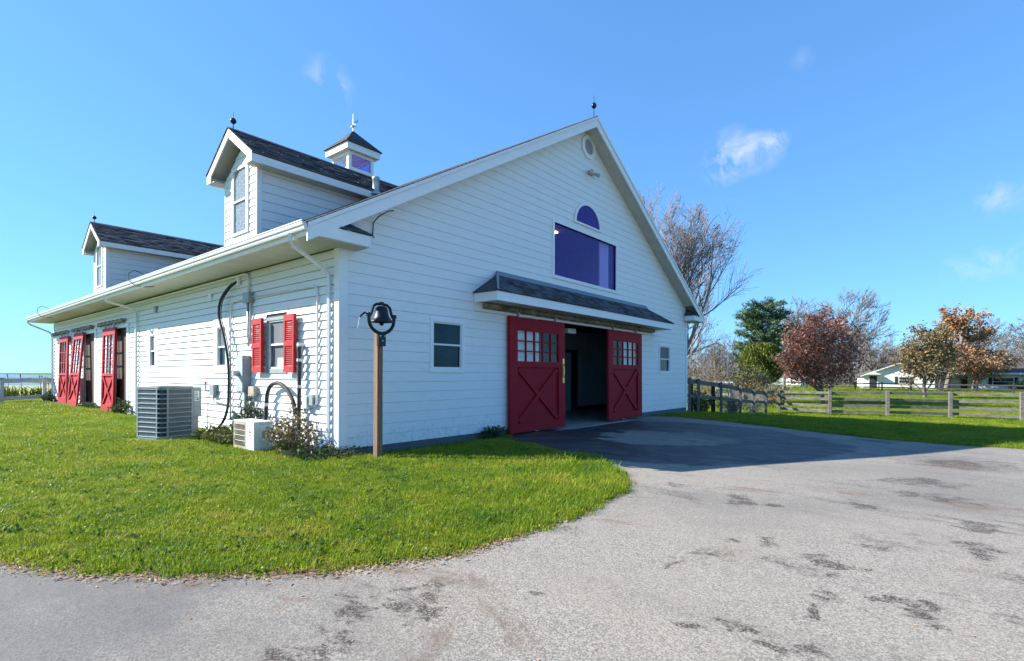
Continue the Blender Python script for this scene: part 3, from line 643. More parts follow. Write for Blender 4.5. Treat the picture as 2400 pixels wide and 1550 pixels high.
# gable opening trim, header and track
t = MB(); wbox(t, WG, 6.39, 6.50, -.02, .038, -.05, 3.2); wbox(t, WG, 11.75, 11.86, -.02, .038, -.05, 3.2); t.build('door_trim', 'trim', barn)
wbox(MB(), WG, 3.80, 14.5, .022, .06, 3.2, 3.42).build('track_header', 'trim', barn)
t = MB(); wbox(t, WG, 4.05, 14.15, .085, .20, 3.30, 3.40); wbox(t, WG, 4.05, 14.15, .085, .09, 3.26, 3.30); t = t.build('door_track', 'rust', barn)
for i in range(13): wbox(MB(), WG, 4.5 + .75 * i, 4.56 + .75 * i, .062, .215, 3.285, 3.425).build('track_bracket', 'rust', t)
# canopy over the doors
cn = part('canopy', barn)
MB().box(3.78, 14.52, -.80, -.77, 3.40, 3.625).build('canopy_fascia', 'trim', cn)
MB().box(3.78, 3.81, -.77, -.022, 3.40, 3.625).build('canopy_return', 'trim', cn); MB().box(14.49, 14.52, -.77, -.022, 3.40, 3.625).build('canopy_return', 'trim', cn)
MB().box(3.81, 14.49, -.77, -.022, 3.425, 3.44).build('canopy_soffit', 'soffit', cn)
def canopy_pt(t): # front slope: (y, z, hip inset)
    return -.84 + .81 * t, 3.635 + .60 * t, .95 * t
tabs = MB(); n = 8
for i in range(n):
    ya, za, ia = canopy_pt(i / n); yb, zb, ib = canopy_pt((i + 1) / n + .04)
    x = 3.73 + ia
    xe = 14.57 - ia
    x = x - rnd.uniform(0, .12)
    while x < xe:
        x1 = min(x + rnd.uniform(.24, .32), xe); xs = max(x, 3.73 + ia)
        lift = rnd.uniform(.014, .024)
        if x1 - xs > .02:
            tabs.hexa([(xs, ya, za), (x1, ya, za), (min(x1, 14.57 - ib), yb, zb), (max(xs, 3.73 + ib), yb, zb), (xs, ya, za + lift), (x1, ya, za + lift), (min(x1, 14.57 - ib), yb, zb + .006), (max(xs, 3.73 + ib), yb, zb + .006)])
        x = x1 + .006
tabs.build('canopy_shingles', 'shingle', cn, kind='stuff')
he = MB()
he.hexa([(3.73, -.84, 3.633), (3.73, -.022, 3.633), (4.68, -.022, 4.225), (4.68, -.03, 4.225), (3.73, -.84, 3.65), (3.73, -.022, 3.65), (4.68, -.022, 4.245), (4.68, -.03, 4.245)])
he.build('hip_end', 'shingle', cn); he = MB()
he.hexa([(14.57, -.84, 3.633), (14.57, -.022, 3.633), (13.62, -.022, 4.225), (13.62, -.03, 4.225), (14.57, -.84, 3.65), (14.57, -.022, 3.65), (13.62, -.022, 4.245), (13.62, -.03, 4.245)])
he.build('hip_end', 'shingle', cn)
fl = MB(); fl.hexa([(4.62, -.13, 4.185), (13.68, -.13, 4.185), (13.68, -.022, 4.262), (4.62, -.022, 4.262), (4.62, -.13, 4.192), (13.68, -.13, 4.192), (13.68, -.022, 4.33), (4.62, -.022, 4.33)])
fl.hexa([(3.71, -.86, 3.655), (3.79, -.86, 3.655), (4.72, -.03, 4.28), (4.62, -.03, 4.28), (3.71, -.86, 3.665), (3.79, -.86, 3.665), (4.72, -.03, 4.29), (4.62, -.03, 4.29)])
fl.build('canopy_flashing', 'flash', cn)

# ---- interior seen through the open doors
it = part('interior', barn)
MB().box(5.2, 14.40, 4.0, 4.1, -.06, 3.6).build('partition', 'inwall', it); MB().box(14.9, 17.88, 4.0, 4.1, -.06, 3.6).build('partition', 'inwall', it)
MB().box(14.40, 14.9, 4.0, 4.1, 2.6, 3.6).build('partition', 'inwall', it)
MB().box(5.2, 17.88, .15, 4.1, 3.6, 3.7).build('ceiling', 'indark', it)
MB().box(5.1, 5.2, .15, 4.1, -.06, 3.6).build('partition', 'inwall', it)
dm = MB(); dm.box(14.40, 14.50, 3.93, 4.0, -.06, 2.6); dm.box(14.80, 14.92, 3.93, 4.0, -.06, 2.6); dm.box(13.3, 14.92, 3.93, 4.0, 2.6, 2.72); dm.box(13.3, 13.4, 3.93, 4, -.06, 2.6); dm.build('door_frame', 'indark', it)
MB().box(13.4, 14.4, 3.95, 3.99, -.04, 2.6).build('inner_door', 'inwall', it); MB().box(14.5, 14.8, 3.95, 3.99, -.04, 2.6).build('inner_door', 'indark', it)
MB().box(9.25, 9.75, .75, .95, 3.02, 3.18).build('light_fitting', 'trim', it)
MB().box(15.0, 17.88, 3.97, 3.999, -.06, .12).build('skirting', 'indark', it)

# ---- dormers
def dormer(yc, label):
    d = part('dormer', barn); d['label'] = label
    w = .865; ze = 6.60; zr = 7.42; xe = 4.9
    # core walls
    c = MB(); c.prism([(.02, yc - w, rz(0) - .25), (.02, yc + w, rz(0) - .25), (.02, yc + w, ze), (.02, yc, zr - .15), (.02, yc - w, ze)], (.1, 0, 0))
    for s in (-1, 1): c.prism([(.02, yc + s * w, rz(0) - .3), (.02, yc + s * w, ze), (3.6, yc + s * w, ze), (3.6, yc + s * w, rz(3.3) - .1)], (0, -.05 * s, 0))
    c.build('dormer_wall', 'backing', d)
    # side boards, cut by the roof slope
    for s in (-1, 1):
        k = 0
        while 4.86 + .22 * k < 6.5:
            z0 = 4.86 + .22 * k; z1 = min(z0 + .213, 6.56); k += 1
            x0 = .12; xa = (z0 - 4.28) / SL - .97; xb = (z1 - 4.28) / SL - .97
            yo = yc + s * (w + .001); yl = yc + s * (w + .020); yt = yc + s * (w + .006)
            MB().hexa([(x0, yo, z0), (max(xa, x0 + .02), yo, z0), (max(xa, x0 + .02), yl, z0), (x0, yl, z0), (x0, yo, z1), (max(xb, x0 + .03), yo, z1), (max(xb, x0 + .03), yt, z1), (x0, yt, z1)]).build('board', 'board', d)
        MB().box(-.012, .12, yc + s * (w - .0), yc + s * (w + .03), 4.8, 6.56).build('corner_board', 'trim', d)
    # front boards either side of the window
    k = 0
    while 4.86 + .19 * k < 7.2:
        z0 = 4.86 + .19 * k; z1 = z0 + .184; k += 1
        hw0 = w if z0 < 6.55 else w - (z0 - 6.55) / .70; hw1 = w if z1 < 6.55 else max(.02, w - (z1 - 6.55) / .70)
        if hw0 < .05: break
        segs = [(-hw0, hw0, -hw1, hw1)] if z0 > 6.72 or z1 < 5.05 else [(-hw0, -.46, -hw1, -.46), (.46, hw0, .46, hw1)]
        for (a, b, a1, b1) in segs:
            if b - a < .03: continue
            MB().hexa([(.019, yc + a, z0), (.019, yc + b, z0), (-.008, yc + b, z0), (-.008, yc + a, z0), (.019, yc + a1, z1), (.019, yc + b1, z1), (.012, yc + b1, z1), (.012, yc + a1, z1)]).build('board', 'board', d)
    # window
    f = MB(); z0, z1 = 5.10, 6.66
    for (a, b, c_, d_) in ((-.46, -.38, z0 - .06, z1 + .07), (.38, .46, z0 - .06, z1 + .07), (-.38, .38, z1, z1 + .07), (-.38, .38, z0 - .06, z0), (-.38, .38, 5.86, 5.90), (-.38, -.345, z0, z1), (.345, .38, z0, z1)): f.box(-.03, .015, yc + a, yc + b, c_, d_)
    f.build('window_frame', 'trim', d)
    MB().box(.004, .012, yc - .345, yc + .345, 5.9, z1).build('pane', 'lace_pane', d); MB().box(.008, .014, yc - .345, yc + .345, z0, 5.86).build('pane', 'lace_pane', d)
    # roof: slopes with tabs of shingle
    ov = 1.255; zr2 = 7.60; ze2 = 6.72; x0 = -.30; sl = (zr2 - ze2) / ov
    for s in (-1, 1):
        p = [(x0, yc, zr2 - .03), (x0, yc + s * ov, ze2 - .03), (x0, yc + s * ov, ze2 - .07), (x0, yc, zr2 - .07)]
        xend = lambda z: (z - 4.28) / SL - .97
        MB().hexa([(x0 + .01, yc + s * ov, ze2 - .07), (xend(ze2), yc + s * ov, ze2 - .07), (xend(zr2), yc, zr2 - .07), (x0 + .01, yc, zr2 - .07), (x0 + .01, yc + s * ov, ze2 - .03), (xend(ze2), yc + s * ov, ze2 - .03), (xend(zr2), yc, zr2 - .03), (x0 + .01, yc, zr2 - .03)]).build('roof_deck', 'soffit', d)
        tb = MB(); n = 11
        for i in range(n):
            ta, tbb = i / n, min(1, (i + 1) / n + .03)
            ya, za = yc + s * (ov + .025) * (1 - ta), ze2 + (zr2 - ze2) * ta - .025; yb, zb = yc + s * ov * (1 - tbb), ze2 + (zr2 - ze2) * tbb - .025
            x = x0 - .025; xe_ = xend(za) + .05
            while x < xe_:
                x1 = min(x + rnd.uniform(.2, .36), xe_); lift = rnd.uniform(.022, .042)
                tb.hexa([(x, ya, za - .004), (x1, ya, za - .004), (x1, yb, zb), (x, yb, zb), (x, ya, za + lift), (x1, ya, za + lift), (x1, yb, zb + .006), (x, yb, zb + .006)])
                x = x1 + .006
        tb.build('dormer_shingles', 'shingle', d, kind='stuff')
        # front rake board with plumb cut return, side fascia, soffit
        rk = [(x0 - .005, yc, zr2 - .035), (x0 - .005, yc + s * (ov), ze2 - .035), (x0 - .005, yc + s * (ov), ze2 - .25), (x0 - .005, yc + s * (ov - .22), ze2 - .25), (x0 - .005, yc + s * (ov - .22), ze2 - .09), (x0 - .005, yc, zr2 - .25)]
        MB().prism(rk, (.03, 0, 0)).build('rake_board', 'trim', d)
        zf = ze2 - .04
        MB().hexa([(x0 + .026, yc + s * (ov - .03), zf - .21), (xend(zf - .21), yc + s * (ov - .03), zf - .21), (xend(zf - .21), yc + s * ov, zf - .21), (x0 + .026, yc + s * ov, zf - .21), (x0 + .026, yc + s * (ov - .03), zf), (xend(zf), yc + s * (ov - .03), zf), (xend(zf), yc + s * ov, zf), (x0 + .026, yc + s * ov, zf)]).build('eave_fascia', 'trim', d)
        MB().box(x0 + .026, xend(zf - .19), yc + s * (w + .021), yc + s * (ov - .03), zf - .205, zf - .185).build('eave_soffit', 'soffit', d)
    MB().prism([(x0 - .02, yc - .13, zr2 - .075), (x0 - .02, yc, zr2 + .012), (x0 - .02, yc + .13, zr2 - .075), (x0 - .02, yc, zr2 - .03)], (5.2, 0, 0)).build('ridge_cap', 'shingle', d)
    fin = MB(); fin.tube([(-.18, yc, 7.55), (-.18, yc, 8.02)], [.013, .006], 6)
    fin.lathe([(.0, -.075), (.045, -.06), (.07, -.02), (.075, .0), (.07, .02), (.045, .06), (0, .075)], (-.18, yc, 7.79), 14)
    fin.build('finial', 'iron', d, smooth=True)
dormer(4.36, 'nearer dormer with patterned window'); dormer(17.05, 'farther, smaller looking dormer')

# ---- cupola
cp = part('cupola', barn); cx, cy = 9.0, 13.05; hw_ = .70; z0, z1 = 10.2, 12.05
c = MB(); c.box(cx - hw_, cx + hw_, cy - hw_, cy + hw_, 9.2, 11.25); c.build('cupola_base', 'board', cp)
for sx in (-1, 1):
    for sy in (-1, 1): MB().box(cx + sx * hw_, cx + sx * (hw_ - .16), cy + sy * hw_, cy + sy * (hw_ - .16), 11.25, 12.06).build('corner_post', 'trim', cp)
for s in (-1, 1):
    f = MB(); f.box(cx - .54, cx + .54, cy + s * (hw_ - .01), cy + s * (hw_ - .06), 11.25, 11.33); f.box(cx - .54, cx + .54, cy + s * (hw_ - .01), cy + s * (hw_ - .06), 11.93, 12.06); f.build('sash', 'trim', cp)
    f = MB(); f.box(cx + s * (hw_ - .01), cx + s * (hw_ - .06), cy - .54, cy + .54, 11.25, 11.33); f.box(cx + s * (hw_ - .01), cx + s * (hw_ - .06), cy - .54, cy + .54, 11.93, 12.06); f.build('sash', 'trim', cp)
    MB().box(cx - .54, cx + .54, cy + s * (hw_ - .03), cy + s * (hw_ - .04), 11.33, 11.93).build('pane', 'indigo_pane' if s < 0 else 'sky_pane', cp)
    MB().box(cx + s * (hw_ - .03), cx + s * (hw_ - .04), cy - .54, cy + .54, 11.33, 11.93).build('pane', 'sky_pane', cp)
MB().box(cx - .86, cx + .86, cy - .86, cy + .86, 12.062, 12.08).build('cupola_soffit', 'soffit', cp)
f = MB()
for s in (-1, 1): f.box(cx - .92, cx + .92, cy + s * .92, cy + s * .89, 12.05, 12.36); f.box(cx + s * .92, cx + s * .89, cy - .89, cy + .89, 12.05, 12.36)
f.build('cupola_fascia', 'trim', cp)
cr = MB(); n = 11
for i in range(n):
    ta, tb_ = i / n, (i + 1) / n + .02
    ra, rb = .99 * (1 - ta) + .01, max(.01, .99 * (1 - tb_) + .01); za, zb = 12.36 + 1.02 * ta, 12.36 + 1.02 * min(1, tb_)
    pa = [(cx - ra, cy - ra), (cx + ra, cy - ra), (cx + ra, cy + ra), (cx - ra, cy + ra)]; pb = [(cx - rb, cy - rb), (cx + rb, cy - rb), (cx + rb, cy + rb), (cx - rb, cy + rb)]
    for j in range(4):
        q = (j + 1) % 4
        cr.hexa([(*pa[j], za), (*pa[q], za), (*pb[q], zb), (*pb[j], zb), (*pa[j], za + .022), (*pa[q], za + .022), (*pb[q], zb + .008), (*pb[j], zb + .008)])
cr.build('cupola_roof', 'shingle', cp)
v = MB(); v.tube([(cx, cy, 13.3), (cx, cy, 14.22)], [.018, .008], 6); v.lathe([(0, -.08), (.06, -.05), (.08, 0), (.06, .05), (0, .08)], (cx, cy, 13.62), 12)
v.tube([(cx - .22, cy, 13.66), (cx + .22, cy, 13.66)], .009, 5); v.tube([(cx, cy - .22, 13.66), (cx, cy + .22, 13.66)], .009, 5)
v.prism([(cx + .04, cy - .05, 13.78), (cx + .16, cy - .13, 13.82), (cx + .2, cy - .16, 13.98), (cx + .08, cy - .07, 13.86)], (.01, .01, 0)); v.build('weathervane', 'galv', cp)
# gable finial, flue, cable, loops of heating cable
f = MB(); f.tube([(9.0, -.38, 9.9), (9.0, -.38, 10.64)], [.014, .006], 6); f.lathe([(0, -.1), (.05, -.08), (.08, -.03), (.085, 0), (.08, .03), (.05, .08), (0, .1)], (9.0, -.38, 10.30), 14); f.build('finial', 'iron', barn, smooth=True)
f = MB(); f.lathe([(.17, 0), (.12, .09), (.10, .1), (.095, .12), (.095, .42), (.105, .43), (.105, .5), (0, .5)], (3.1, 3.1, rz(3.1) - .02), 14); f.build('flue_pipe', 'galv', barn, smooth=True)
MB().tube([WG(.94, .47, 4.92), WG(.85, .4, 4.90), WG(.78, .18, 4.82), WG(.74, .06, 4.70), WG(.74, .05, 4.55), WG(.70, .08, 4.42), WG(.66, .2, 4.36)], .012, 6).build('cable', 'rubber', barn)
for yy in (9.0, 22.2):
    MB().tube([(-.7, yy + .15, 4.52), (-.9, yy + .28, 4.62), (-1.06, yy + .2, 4.5), (-1.12, yy, 4.28), (-1.03, yy - .25, 4.10), (-.85, yy - .55, 4.055), (-.7, yy - .75, 4.06)], .011, 6).build('cable_loop', 'rubber', barn)
MB().tube([(9.3, -.3, 9.86), (9.5, -.32, 9.98), (9.66, -.33, 9.86), (9.66, -.33, 9.66)], .01, 5).build('cable_loop', 'rubber', barn)

# ------------------------------------------------------------------ things fixed to or standing by the barn
t = thing('floodlight', 'small twin floodlight under the octagonal gable vent', 'floodlight', (9.35, -.02, 8.3))
MB().box(-.12, .12, -.05, 0, -.06, .06).build('mount', 'tan', t)
for s in (-1, 1):
    MB().tube([(s * .05, -.05, 0), (s * .16, -.13, -.02), (s * .26, -.22, -.06)], [.03, .05, .075], 10).build('lamp_head', 'galv', t)

# dinner bell on a post
b = thing('bell_post', 'black cast iron dinner bell on a square timber post', 'bell', (.29, -.85, 0))
MB().box(-.062, .062, -.062, .062, -.2, 2.36).build('post', 'post_wood', b, bevel=.006)
y = MB(); yc_ = -.10; yy_ = yc_
pts = []
for i in range(17):
    a = math.pi + math.pi * i / 16; pts.append((.285 * math.cos(a), yy_, 2.62 + .26 * math.sin(a)))
pts = [(-.285, yy_, 2.68)] + pts + [(.285, yy_, 2.68)]
y.tube(pts, .034, 8); y.box(-.085, .085, yy_ - .025, yy_ + .035, 2.12, 2.36)
y.box(-.33, -.24, yy_ - .03, yy_ + .03, 2.66, 2.73); y.box(.24, .33, yy_ - .03, yy_ + .03, 2.66, 2.73); y.build('cradle', 'iron', b, bevel=.008)
y = MB(); pts = [(-.30, yy_, 2.70), (-.24, yy_, 2.70), (-.215, yy_, 2.76), (-.19, yy_, 2.85), (-.12, yy_, 2.90), (0, yy_, 2.915), (.12, yy_, 2.90), (.19, yy_, 2.85), (.215, yy_, 2.76), (.24, yy_, 2.70), (.30, yy_, 2.70)]
y.tube(pts, .027, 8); y.box(-.03, .03, yy_ - .03, yy_ + .03, 2.9, 2.95); y.build('yoke', 'iron', b)
bl = MB(); bl.lathe([(0, .29), (.06, .285), (.10, .26), (.115, .22), (.125, .15), (.145, .08), (.18, .03), (.215, .0), (.225, -.015), (.215, -.018), (.17, .015), (.135, .07), (.11, .15), (.1, .22), (0, .25)], (0, yy_, 2.585), 32); bl = bl.build('bell_body', 'iron', b, smooth=True)
MB().lathe([(0, .0), (.03, -.01), (.045, -.04), (.03, -.07), (0, -.08)], (0, yy_, 2.58), 12).build('clapper', 'iron', bl, smooth=True)
bo = MB()
for (x, z) in ((-.05, 2.31), (.05, 2.31), (0, 2.22)): bo.tube([(x, yy_ - .025, z), (x, yy_ - .045, z)], .016, 6)
bo.build('bolt', 'galv', b)
MB().tube([(-.30, yy_, 2.70), (-.38, yy_ - .01, 2.72), (-.46, yy_ - .02, 2.66), (-.49, yy_ - .02, 2.63)], .017, 6).build('lever', 'iron', b)
MB().tube([(-.49, yy_ - .02, 2.63), (-.505, yy_ - .02, 2.56), (-.515, yy_ - .02, 2.50), (-.53, yy_ - .02, 2.42)], .008, 5).build('pull_cord', 'cord', b)

# large condenser
ac = thing('condenser_unit', 'large grey air conditioning condenser with ribbed louvre sides on the lawn', 'air conditioner', (-1.5, 5.02, .03)); ac.rotation_euler = (0, 0, R(16.5))
Wd, Dp, Hh = .80, .88, 1.25; cr_ = .14
MB().box(-.03, Wd + .25, -.03, Dp + .05, -.10, -.02).build('pad', 'concrete', ac)
MB().box(.04, Wd, .04, Dp - .04, .03, Hh - .05).build('coil', 'coil', ac)
fr = MB()
for (x, y_) in ((0, 0), (0, Dp - .05), (Wd - .05, 0), (Wd - .05, Dp - .05)):
    if (x, y_) == (0, 0): continue
    fr.box(x, x + .05, y_, y_ + .05, 0, Hh - .03)
arcp = [(cr_ - cr_ * math.cos(math.pi / 2 * i / 6), cr_ - cr_ * math.sin(math.pi / 2 * i / 6)) for i in range(7)]
arci = [(cr_ - (cr_ - .03) * math.cos(math.pi / 2 * i / 6), cr_ - (cr_ - .03) * math.sin(math.pi / 2 * i / 6)) for i in range(7)]
fr.prism([(x, y_, 0) for x, y_ in arcp] + [(x, y_, 0) for x, y_ in arci[::-1]], (0, 0, .07))
fr.box(.0, .012, cr_, cr_ + .04, 0, Hh - .03); fr.box(cr_, cr_ + .04, 0, .012, 0, Hh - .03)
fr.build('frame', 'grey_box', ac)
def roundrect(z): return [(x, y_, z) for x, y_ in arcp] + [(Wd, 0, z), (Wd, Dp, z), (0, Dp, z)]
MB().prism(roundrect(Hh - .05), (0, 0, .05)).build('top_cover', 'grey_box', ac, bevel=.012)
MB().prism(roundrect(-.02), (0, 0, .05)).build('base_pan', 'grey_box', ac)
MB().lathe([(.0, .012), (.30, .012), (.34, .0)], (Wd / 2, Dp / 2, Hh + .001), 24).build('fan_guard', 'coil', ac)
n = 11
for i in range(n):
    z = .05 + (Hh - .12) * i / (n - 1)
    s = MB(); o_ = -.004
    ring = [(o_, Dp), (o_, cr_)] + [(x * 1.0 + o_ * (1 - k_ / 6), y_ + o_ * (k_ / 6)) for k_, (x, y_) in enumerate(arcp)] + [(Wd - .05, o_)]
    for (p, q) in zip(ring[:-1], ring[1:]):
        d_ = Vector((q[0] - p[0], q[1] - p[1])); 
        if d_.length < 1e-4: continue
        nn = Vector((-d_.y, d_.x)).normalized() * .03
        s.hexa([(p[0], p[1], z - .008), (q[0], q[1], z - .008), (q[0] + nn.x, q[1] + nn.y, z + .0), (p[0] + nn.x, p[1] + nn.y, z + .0), (p[0], p[1], z + .010), (q[0], q[1], z + .010), (q[0] + nn.x, q[1] + nn.y, z + .022), (p[0] + nn.x, p[1] + nn.y, z + .022)])
    s.build('louvre_slat', 'grey_box', ac)
fn = MB()
for i in range(30):
    u = .19 + (Wd - .26) * i / 29; fn.box(u, u + .007, .012, .03, .04, Hh - .06)
for i in range(26):
    u = .19 + (Dp - .26) * i / 25; fn.box(.012, .03, u, u + .007, .04, Hh - .06)
fn.build('coil_guard', 'grey_box', ac, kind='stuff')
cb = MB(); cb.box(Wd, Wd + .22, .0, .34, .48, Hh - .03); cb = cb.build('control_box', 'grey_box', ac, bevel=.01)
MB().box(Wd, Wd + .17, .05, .30, 0, .479).build('lower_panel', 'grey_box', ac)
stk = MB(); stk.box(Wd + .03, Wd + .15, -.003, -.0005, .88, 1.12); stk = stk.build('rating_label', 'sticker', cb)
pr = MB()
for i in range(5): pr.box(Wd + .04, Wd + .04 + rnd.uniform(.05, .1), -.0045, -.0032, .905 + .042 * i, .922 + .042 * i)
pr.box(Wd + .1, Wd + .135, -.0045, -.0032, .9, .94); pr.build('label_print', 'ink', cb)

# mini split heat pump with red three-diamond badge
ms = thing('heat_pump_unit', 'small white heat pump unit with red three diamond badge by the wall', 'air conditioner', (-.91, 1.58, .02))
L_, D_, H_ = .92, .36, .60
MB().box(0, D_, 0, L_, .0, H_ - .03).build('casing', 'ac_side', ms, bevel=.012)
MB().box(-.012, D_ + .012, -.012, L_ + .012, H_ - .031, H_).build('top_cover', 'ac_white', ms, bevel=.008)
MB().box(-.012, -.0005, -.002, .34, .02, H_ - .035).build('front_panel', 'ac_white', ms, bevel=.004)
gf = MB(); gf.box(-.014, -.0005, .342, L_, .02, .07); gf.box(-.014, -.0005, .342, L_, H_ - .08, H_ - .036); gf.box(-.014, -.0005, .342, .385, .07, H_ - .08); gf.box(-.014, -.0005, L_ - .04, L_, .07, H_ - .08); gf.build('grille_frame', 'tan', ms)
MB().box(-.006, -.001, .386, L_ - .041, .071, H_ - .081).build('grille_back', 'tan', ms)
for i in range(1, 4): MB().box(-.022, -.014, .36, L_ - .02, .07 + .11 * i, .078 + .11 * i).build('grille_bar', 'ac_white', ms)
fnn = MB()
for i in range(16): fnn.box(-.012, -.0062, .39 + .03 * i, .394 + .03 * i, .072, H_ - .082)
for i in range(12): fnn.box(-.0125, -.0064, .386, L_ - .042, .08 + .035 * i, .083 + .035 * i)
fnn.build('grille_wires', 'rust', ms, kind='stuff')
lg = MB()
def rhomb(c0, ang):
    a = .036; d1 = Vector((math.sin(ang), math.cos(ang))); s1 = Vector((d1.y, -d1.x))
    q = [Vector(c0), Vector(c0) + d1 * a * .87 + s1 * a * .5, Vector(c0) + d1 * a * 1.74, Vector(c0) + d1 * a * .87 - s1 * a * .5]
    lg.prism([(-.0125, p.x, p.y) for p in q], (-.003, 0, 0))
for ang in (0, R(120), R(240)): rhomb((.17, .40), ang)
lg.build('badge', 'logo_red', ms)
gp = MB()
for (u, w_) in ((.12, .028), (.155, .028), (.19, .03)): gp.box(-.0145, -.0125, u, u + w_, .315, .330)
gp.build('badge_lettering', 'ink', ms)
sp = MB(); sp.box(.10, .32, -.012, -.0005, .20, .50); sp.build('service_panel', 'ac_side', ms, bevel=.01)
MB().box(.15, .28, -.03, -.0125, .28, .40).build('handle_recess', 'grey_box', ms, bevel=.008)
MB().box(.30, .40, -.05, -.0005, .06, .30).build('valve_cover', 'ac_side', ms, bevel=.02)
ft = MB(); ft.box(.0, D_, .1, .18, -.05, -.001); ft.box(.0, D_, L_ - .18, L_ - .1, -.05, -.001); ft.build('foot', 'tan', ms)

# electrics and pipework
def box_thing(name, label, cat, W, u0, u1, o0, o1, z0, z1, m, group=None):
    a = W((u0 + u1) / 2, o0, z0); t = thing(name, label, cat, a, group)
    mb = MB(); wbox(mb, W, u0, u1, o0, o1, z0, z1); mb.v = [(x - a[0], y_ - a[1], z - a[2]) for x, y_, z in mb.v]
    mb.build('casing', m, t, bevel=.008); return t, a
def sub(t, a, name, m, W, *args, smooth=False):
    mb = MB(); wbox(mb, W, *args); mb.v = [(x - a[0], y_ - a[1], z - a[2]) for x, y_, z in mb.v]; return mb.build(name, m, t)
t, a = box_thing('meter_panel', 'tall pale grey electric meter cabinet beside the left red shutter', 'meter', WS, 3.70, 4.08, .031, .21, 1.15, 2.03, 'grey_box')
sub(t, a, 'cover', 'pale_cover', WS, 3.72, 4.06, .211, .222, 1.17, 2.01)
m_ = MB(); m_.tube([Vector(WS(3.93, .222, 1.60)) - Vector(a), Vector(WS(3.93, .27, 1.60)) - Vector(a)], .075, 20); m_.tube([Vector(WS(3.93, .27, 1.60)) - Vector(a), Vector(WS(3.93, .36, 1.60)) - Vector(a)], .065, 20); m_.build('meter_dial', 'galv', t)
mb = MB(); mb.tube([Vector(WS(3.80, .10, 1.15)) - Vector(a), Vector(WS(3.80, .10, -.05)) - Vector(a)], .045, 10); mb.build('riser_pipe', 'galv', t)
t, a = box_thing('disconnect_box', 'grey shut-off box on the wall between condenser and black hose', 'electrical box', WS, 5.62, 5.90, .031, .13, 1.02, 1.30, 'grey_box')
mb = MB(); mb.tube([Vector(WS(5.76, .07, 1.02)) - Vector(a), Vector(WS(5.74, .07, .86)) - Vector(a), Vector(WS(4.9, .06, .80)) - Vector(a)], .018, 6); mb.build('whip', 'grey_box', t)
t = thing('faucet', 'red capped water valve on the wall by the condenser', 'tap', WS(6.15, .03, 1.2))
MB().tube([(0, 0, -.05), (-.09, 0, -.05), (-.09, 0, .12)], .022, 8).build('valve_body', 'galv', t); MB().tube([(-.09, 0, .12), (-.09, 0, .17)], .035, 8).build('valve_cap', 'valve_red', t)
MB().tube([(-.03, 0, -.06), (-.035, -.01, -.6), (-.035, 0, -1.2)], .014, 6).build('standpipe', 'galv', t)
t, a = box_thing('disconnect_box', 'pale blue-white disconnect box at the foot of the long conduit', 'electrical box', WS, .95, 1.12, .031, .15, .88, 1.14, 'ac_side')
sub(t, a, 'side_cover', 'grey_box', WS, .78, .945, .031, .12, .95, 1.17)
t, a = box_thing('phone_box', 'square tan utility box under the meter cabinet', 'electrical box', WS, 3.32, 3.62, .031, .14, 1.06, 1.29, 'tan')
mb = MB(); mb.tube([Vector(WS(3.45, .07, 1.06)) - Vector(a), Vector(WS(3.45, .06, .1)) - Vector(a)], .018, 6); mb.build('drop_pipe', 'galv', t)
t, a = box_thing('junction_box', 'weathered grey junction box where the conduits meet below the eave', 'electrical box', WS, 3.56, 3.86, .031, .16, 3.28, 3.53, 'grey_box')
t, a = box_thing('wall_box', 'blank white wall plate near the eave left of the black hose', 'wall box', WS, 5.98, 6.2, .031, .06, 3.53, 3.74, 'trim')
t, a = box_thing('wall_box', 'white outdoor socket above the narrow window by the downspout', 'wall box', WS, 10.22, 10.42, .031, .08, 3.52, 3.74, 'grey_box')
t, a = box_thing('hose_inlet', 'small white sleeve where the black hose enters the wall', 'wall box', WS, 4.26, 4.42, .031, .09, 3.76, 3.98, 'trim')
def pipe(name, label, cat, pts, r, m, n=8, clips=0):
    a = pts[0]; t = thing(name, label, cat, a)
    mb = MB(); mb.tube([Vector(p) - Vector(a) for p in pts], r, n); mb.build('pipe', m, t, smooth=True); return t
pipe('conduit', 'long white conduit along the soffit bending down to the junction box', 'conduit', [WS(25.0, .07, 4.0), WS(12.6, .07, 3.98), WS(3.95, .07, 4.0), WS(3.80, .07, 3.97), WS(3.74, .07, 3.88), WS(3.73, .07, 3.54)], .032, 'metal_white')
pipe('conduit', 'white conduit from junction box over the shutter down to disconnect box', 'conduit', [WS(3.55, .06, 3.42), WS(.86, .06, 3.40), WS(.74, .06, 3.36), WS(.70, .06, 3.24), WS(.70, .06, 1.1), WS(.71, .06, 1.0), WS(.78, .06, .94), WS(.9, .07, .93)], .024, 'metal_white')
pipe('conduit', 'thin white conduit from junction box down beside the black hose', 'conduit', [WS(3.87, .06, 3.40), WS(4.6, .06, 3.39), WS(4.72, .06, 3.34), WS(4.75, .06, 3.22), WS(4.75, .06, .5)], .02, 'metal_white')
t = pipe('conduit', 'short twin conduit hanging below junction box beside red shutter', 'conduit', [WS(3.78, .07, 3.28), WS(3.78, .07, 2.5), WS(3.74, .07, 2.38), WS(3.74, .07, 2.24)], .03, 'galv')
mb = MB(); mb.tube([(0, -.13, 0), (0, -.13, -.78), (0, -.06, -.9)], .028, 8); mb.build('pipe', 'galv', t)
HP = [WS(4.36, .08, 3.86), WS(4.62, .16, 3.74), WS(5.0, .2, 3.45), WS(5.12, .2, 3.1), WS(4.98, .2, 2.8), WS(4.76, .2, 2.42), WS(4.60, .2, 2.03), WS(4.52, .2, 1.62), WS(4.52, .2, 1.2), WS(4.5, .22, .85), WS(4.5, .28, .55), WS(4.62, .36, .30), WS(4.9, .42, .17), WS(5.2, .5, .12), WS(5.35, .56, .12)]
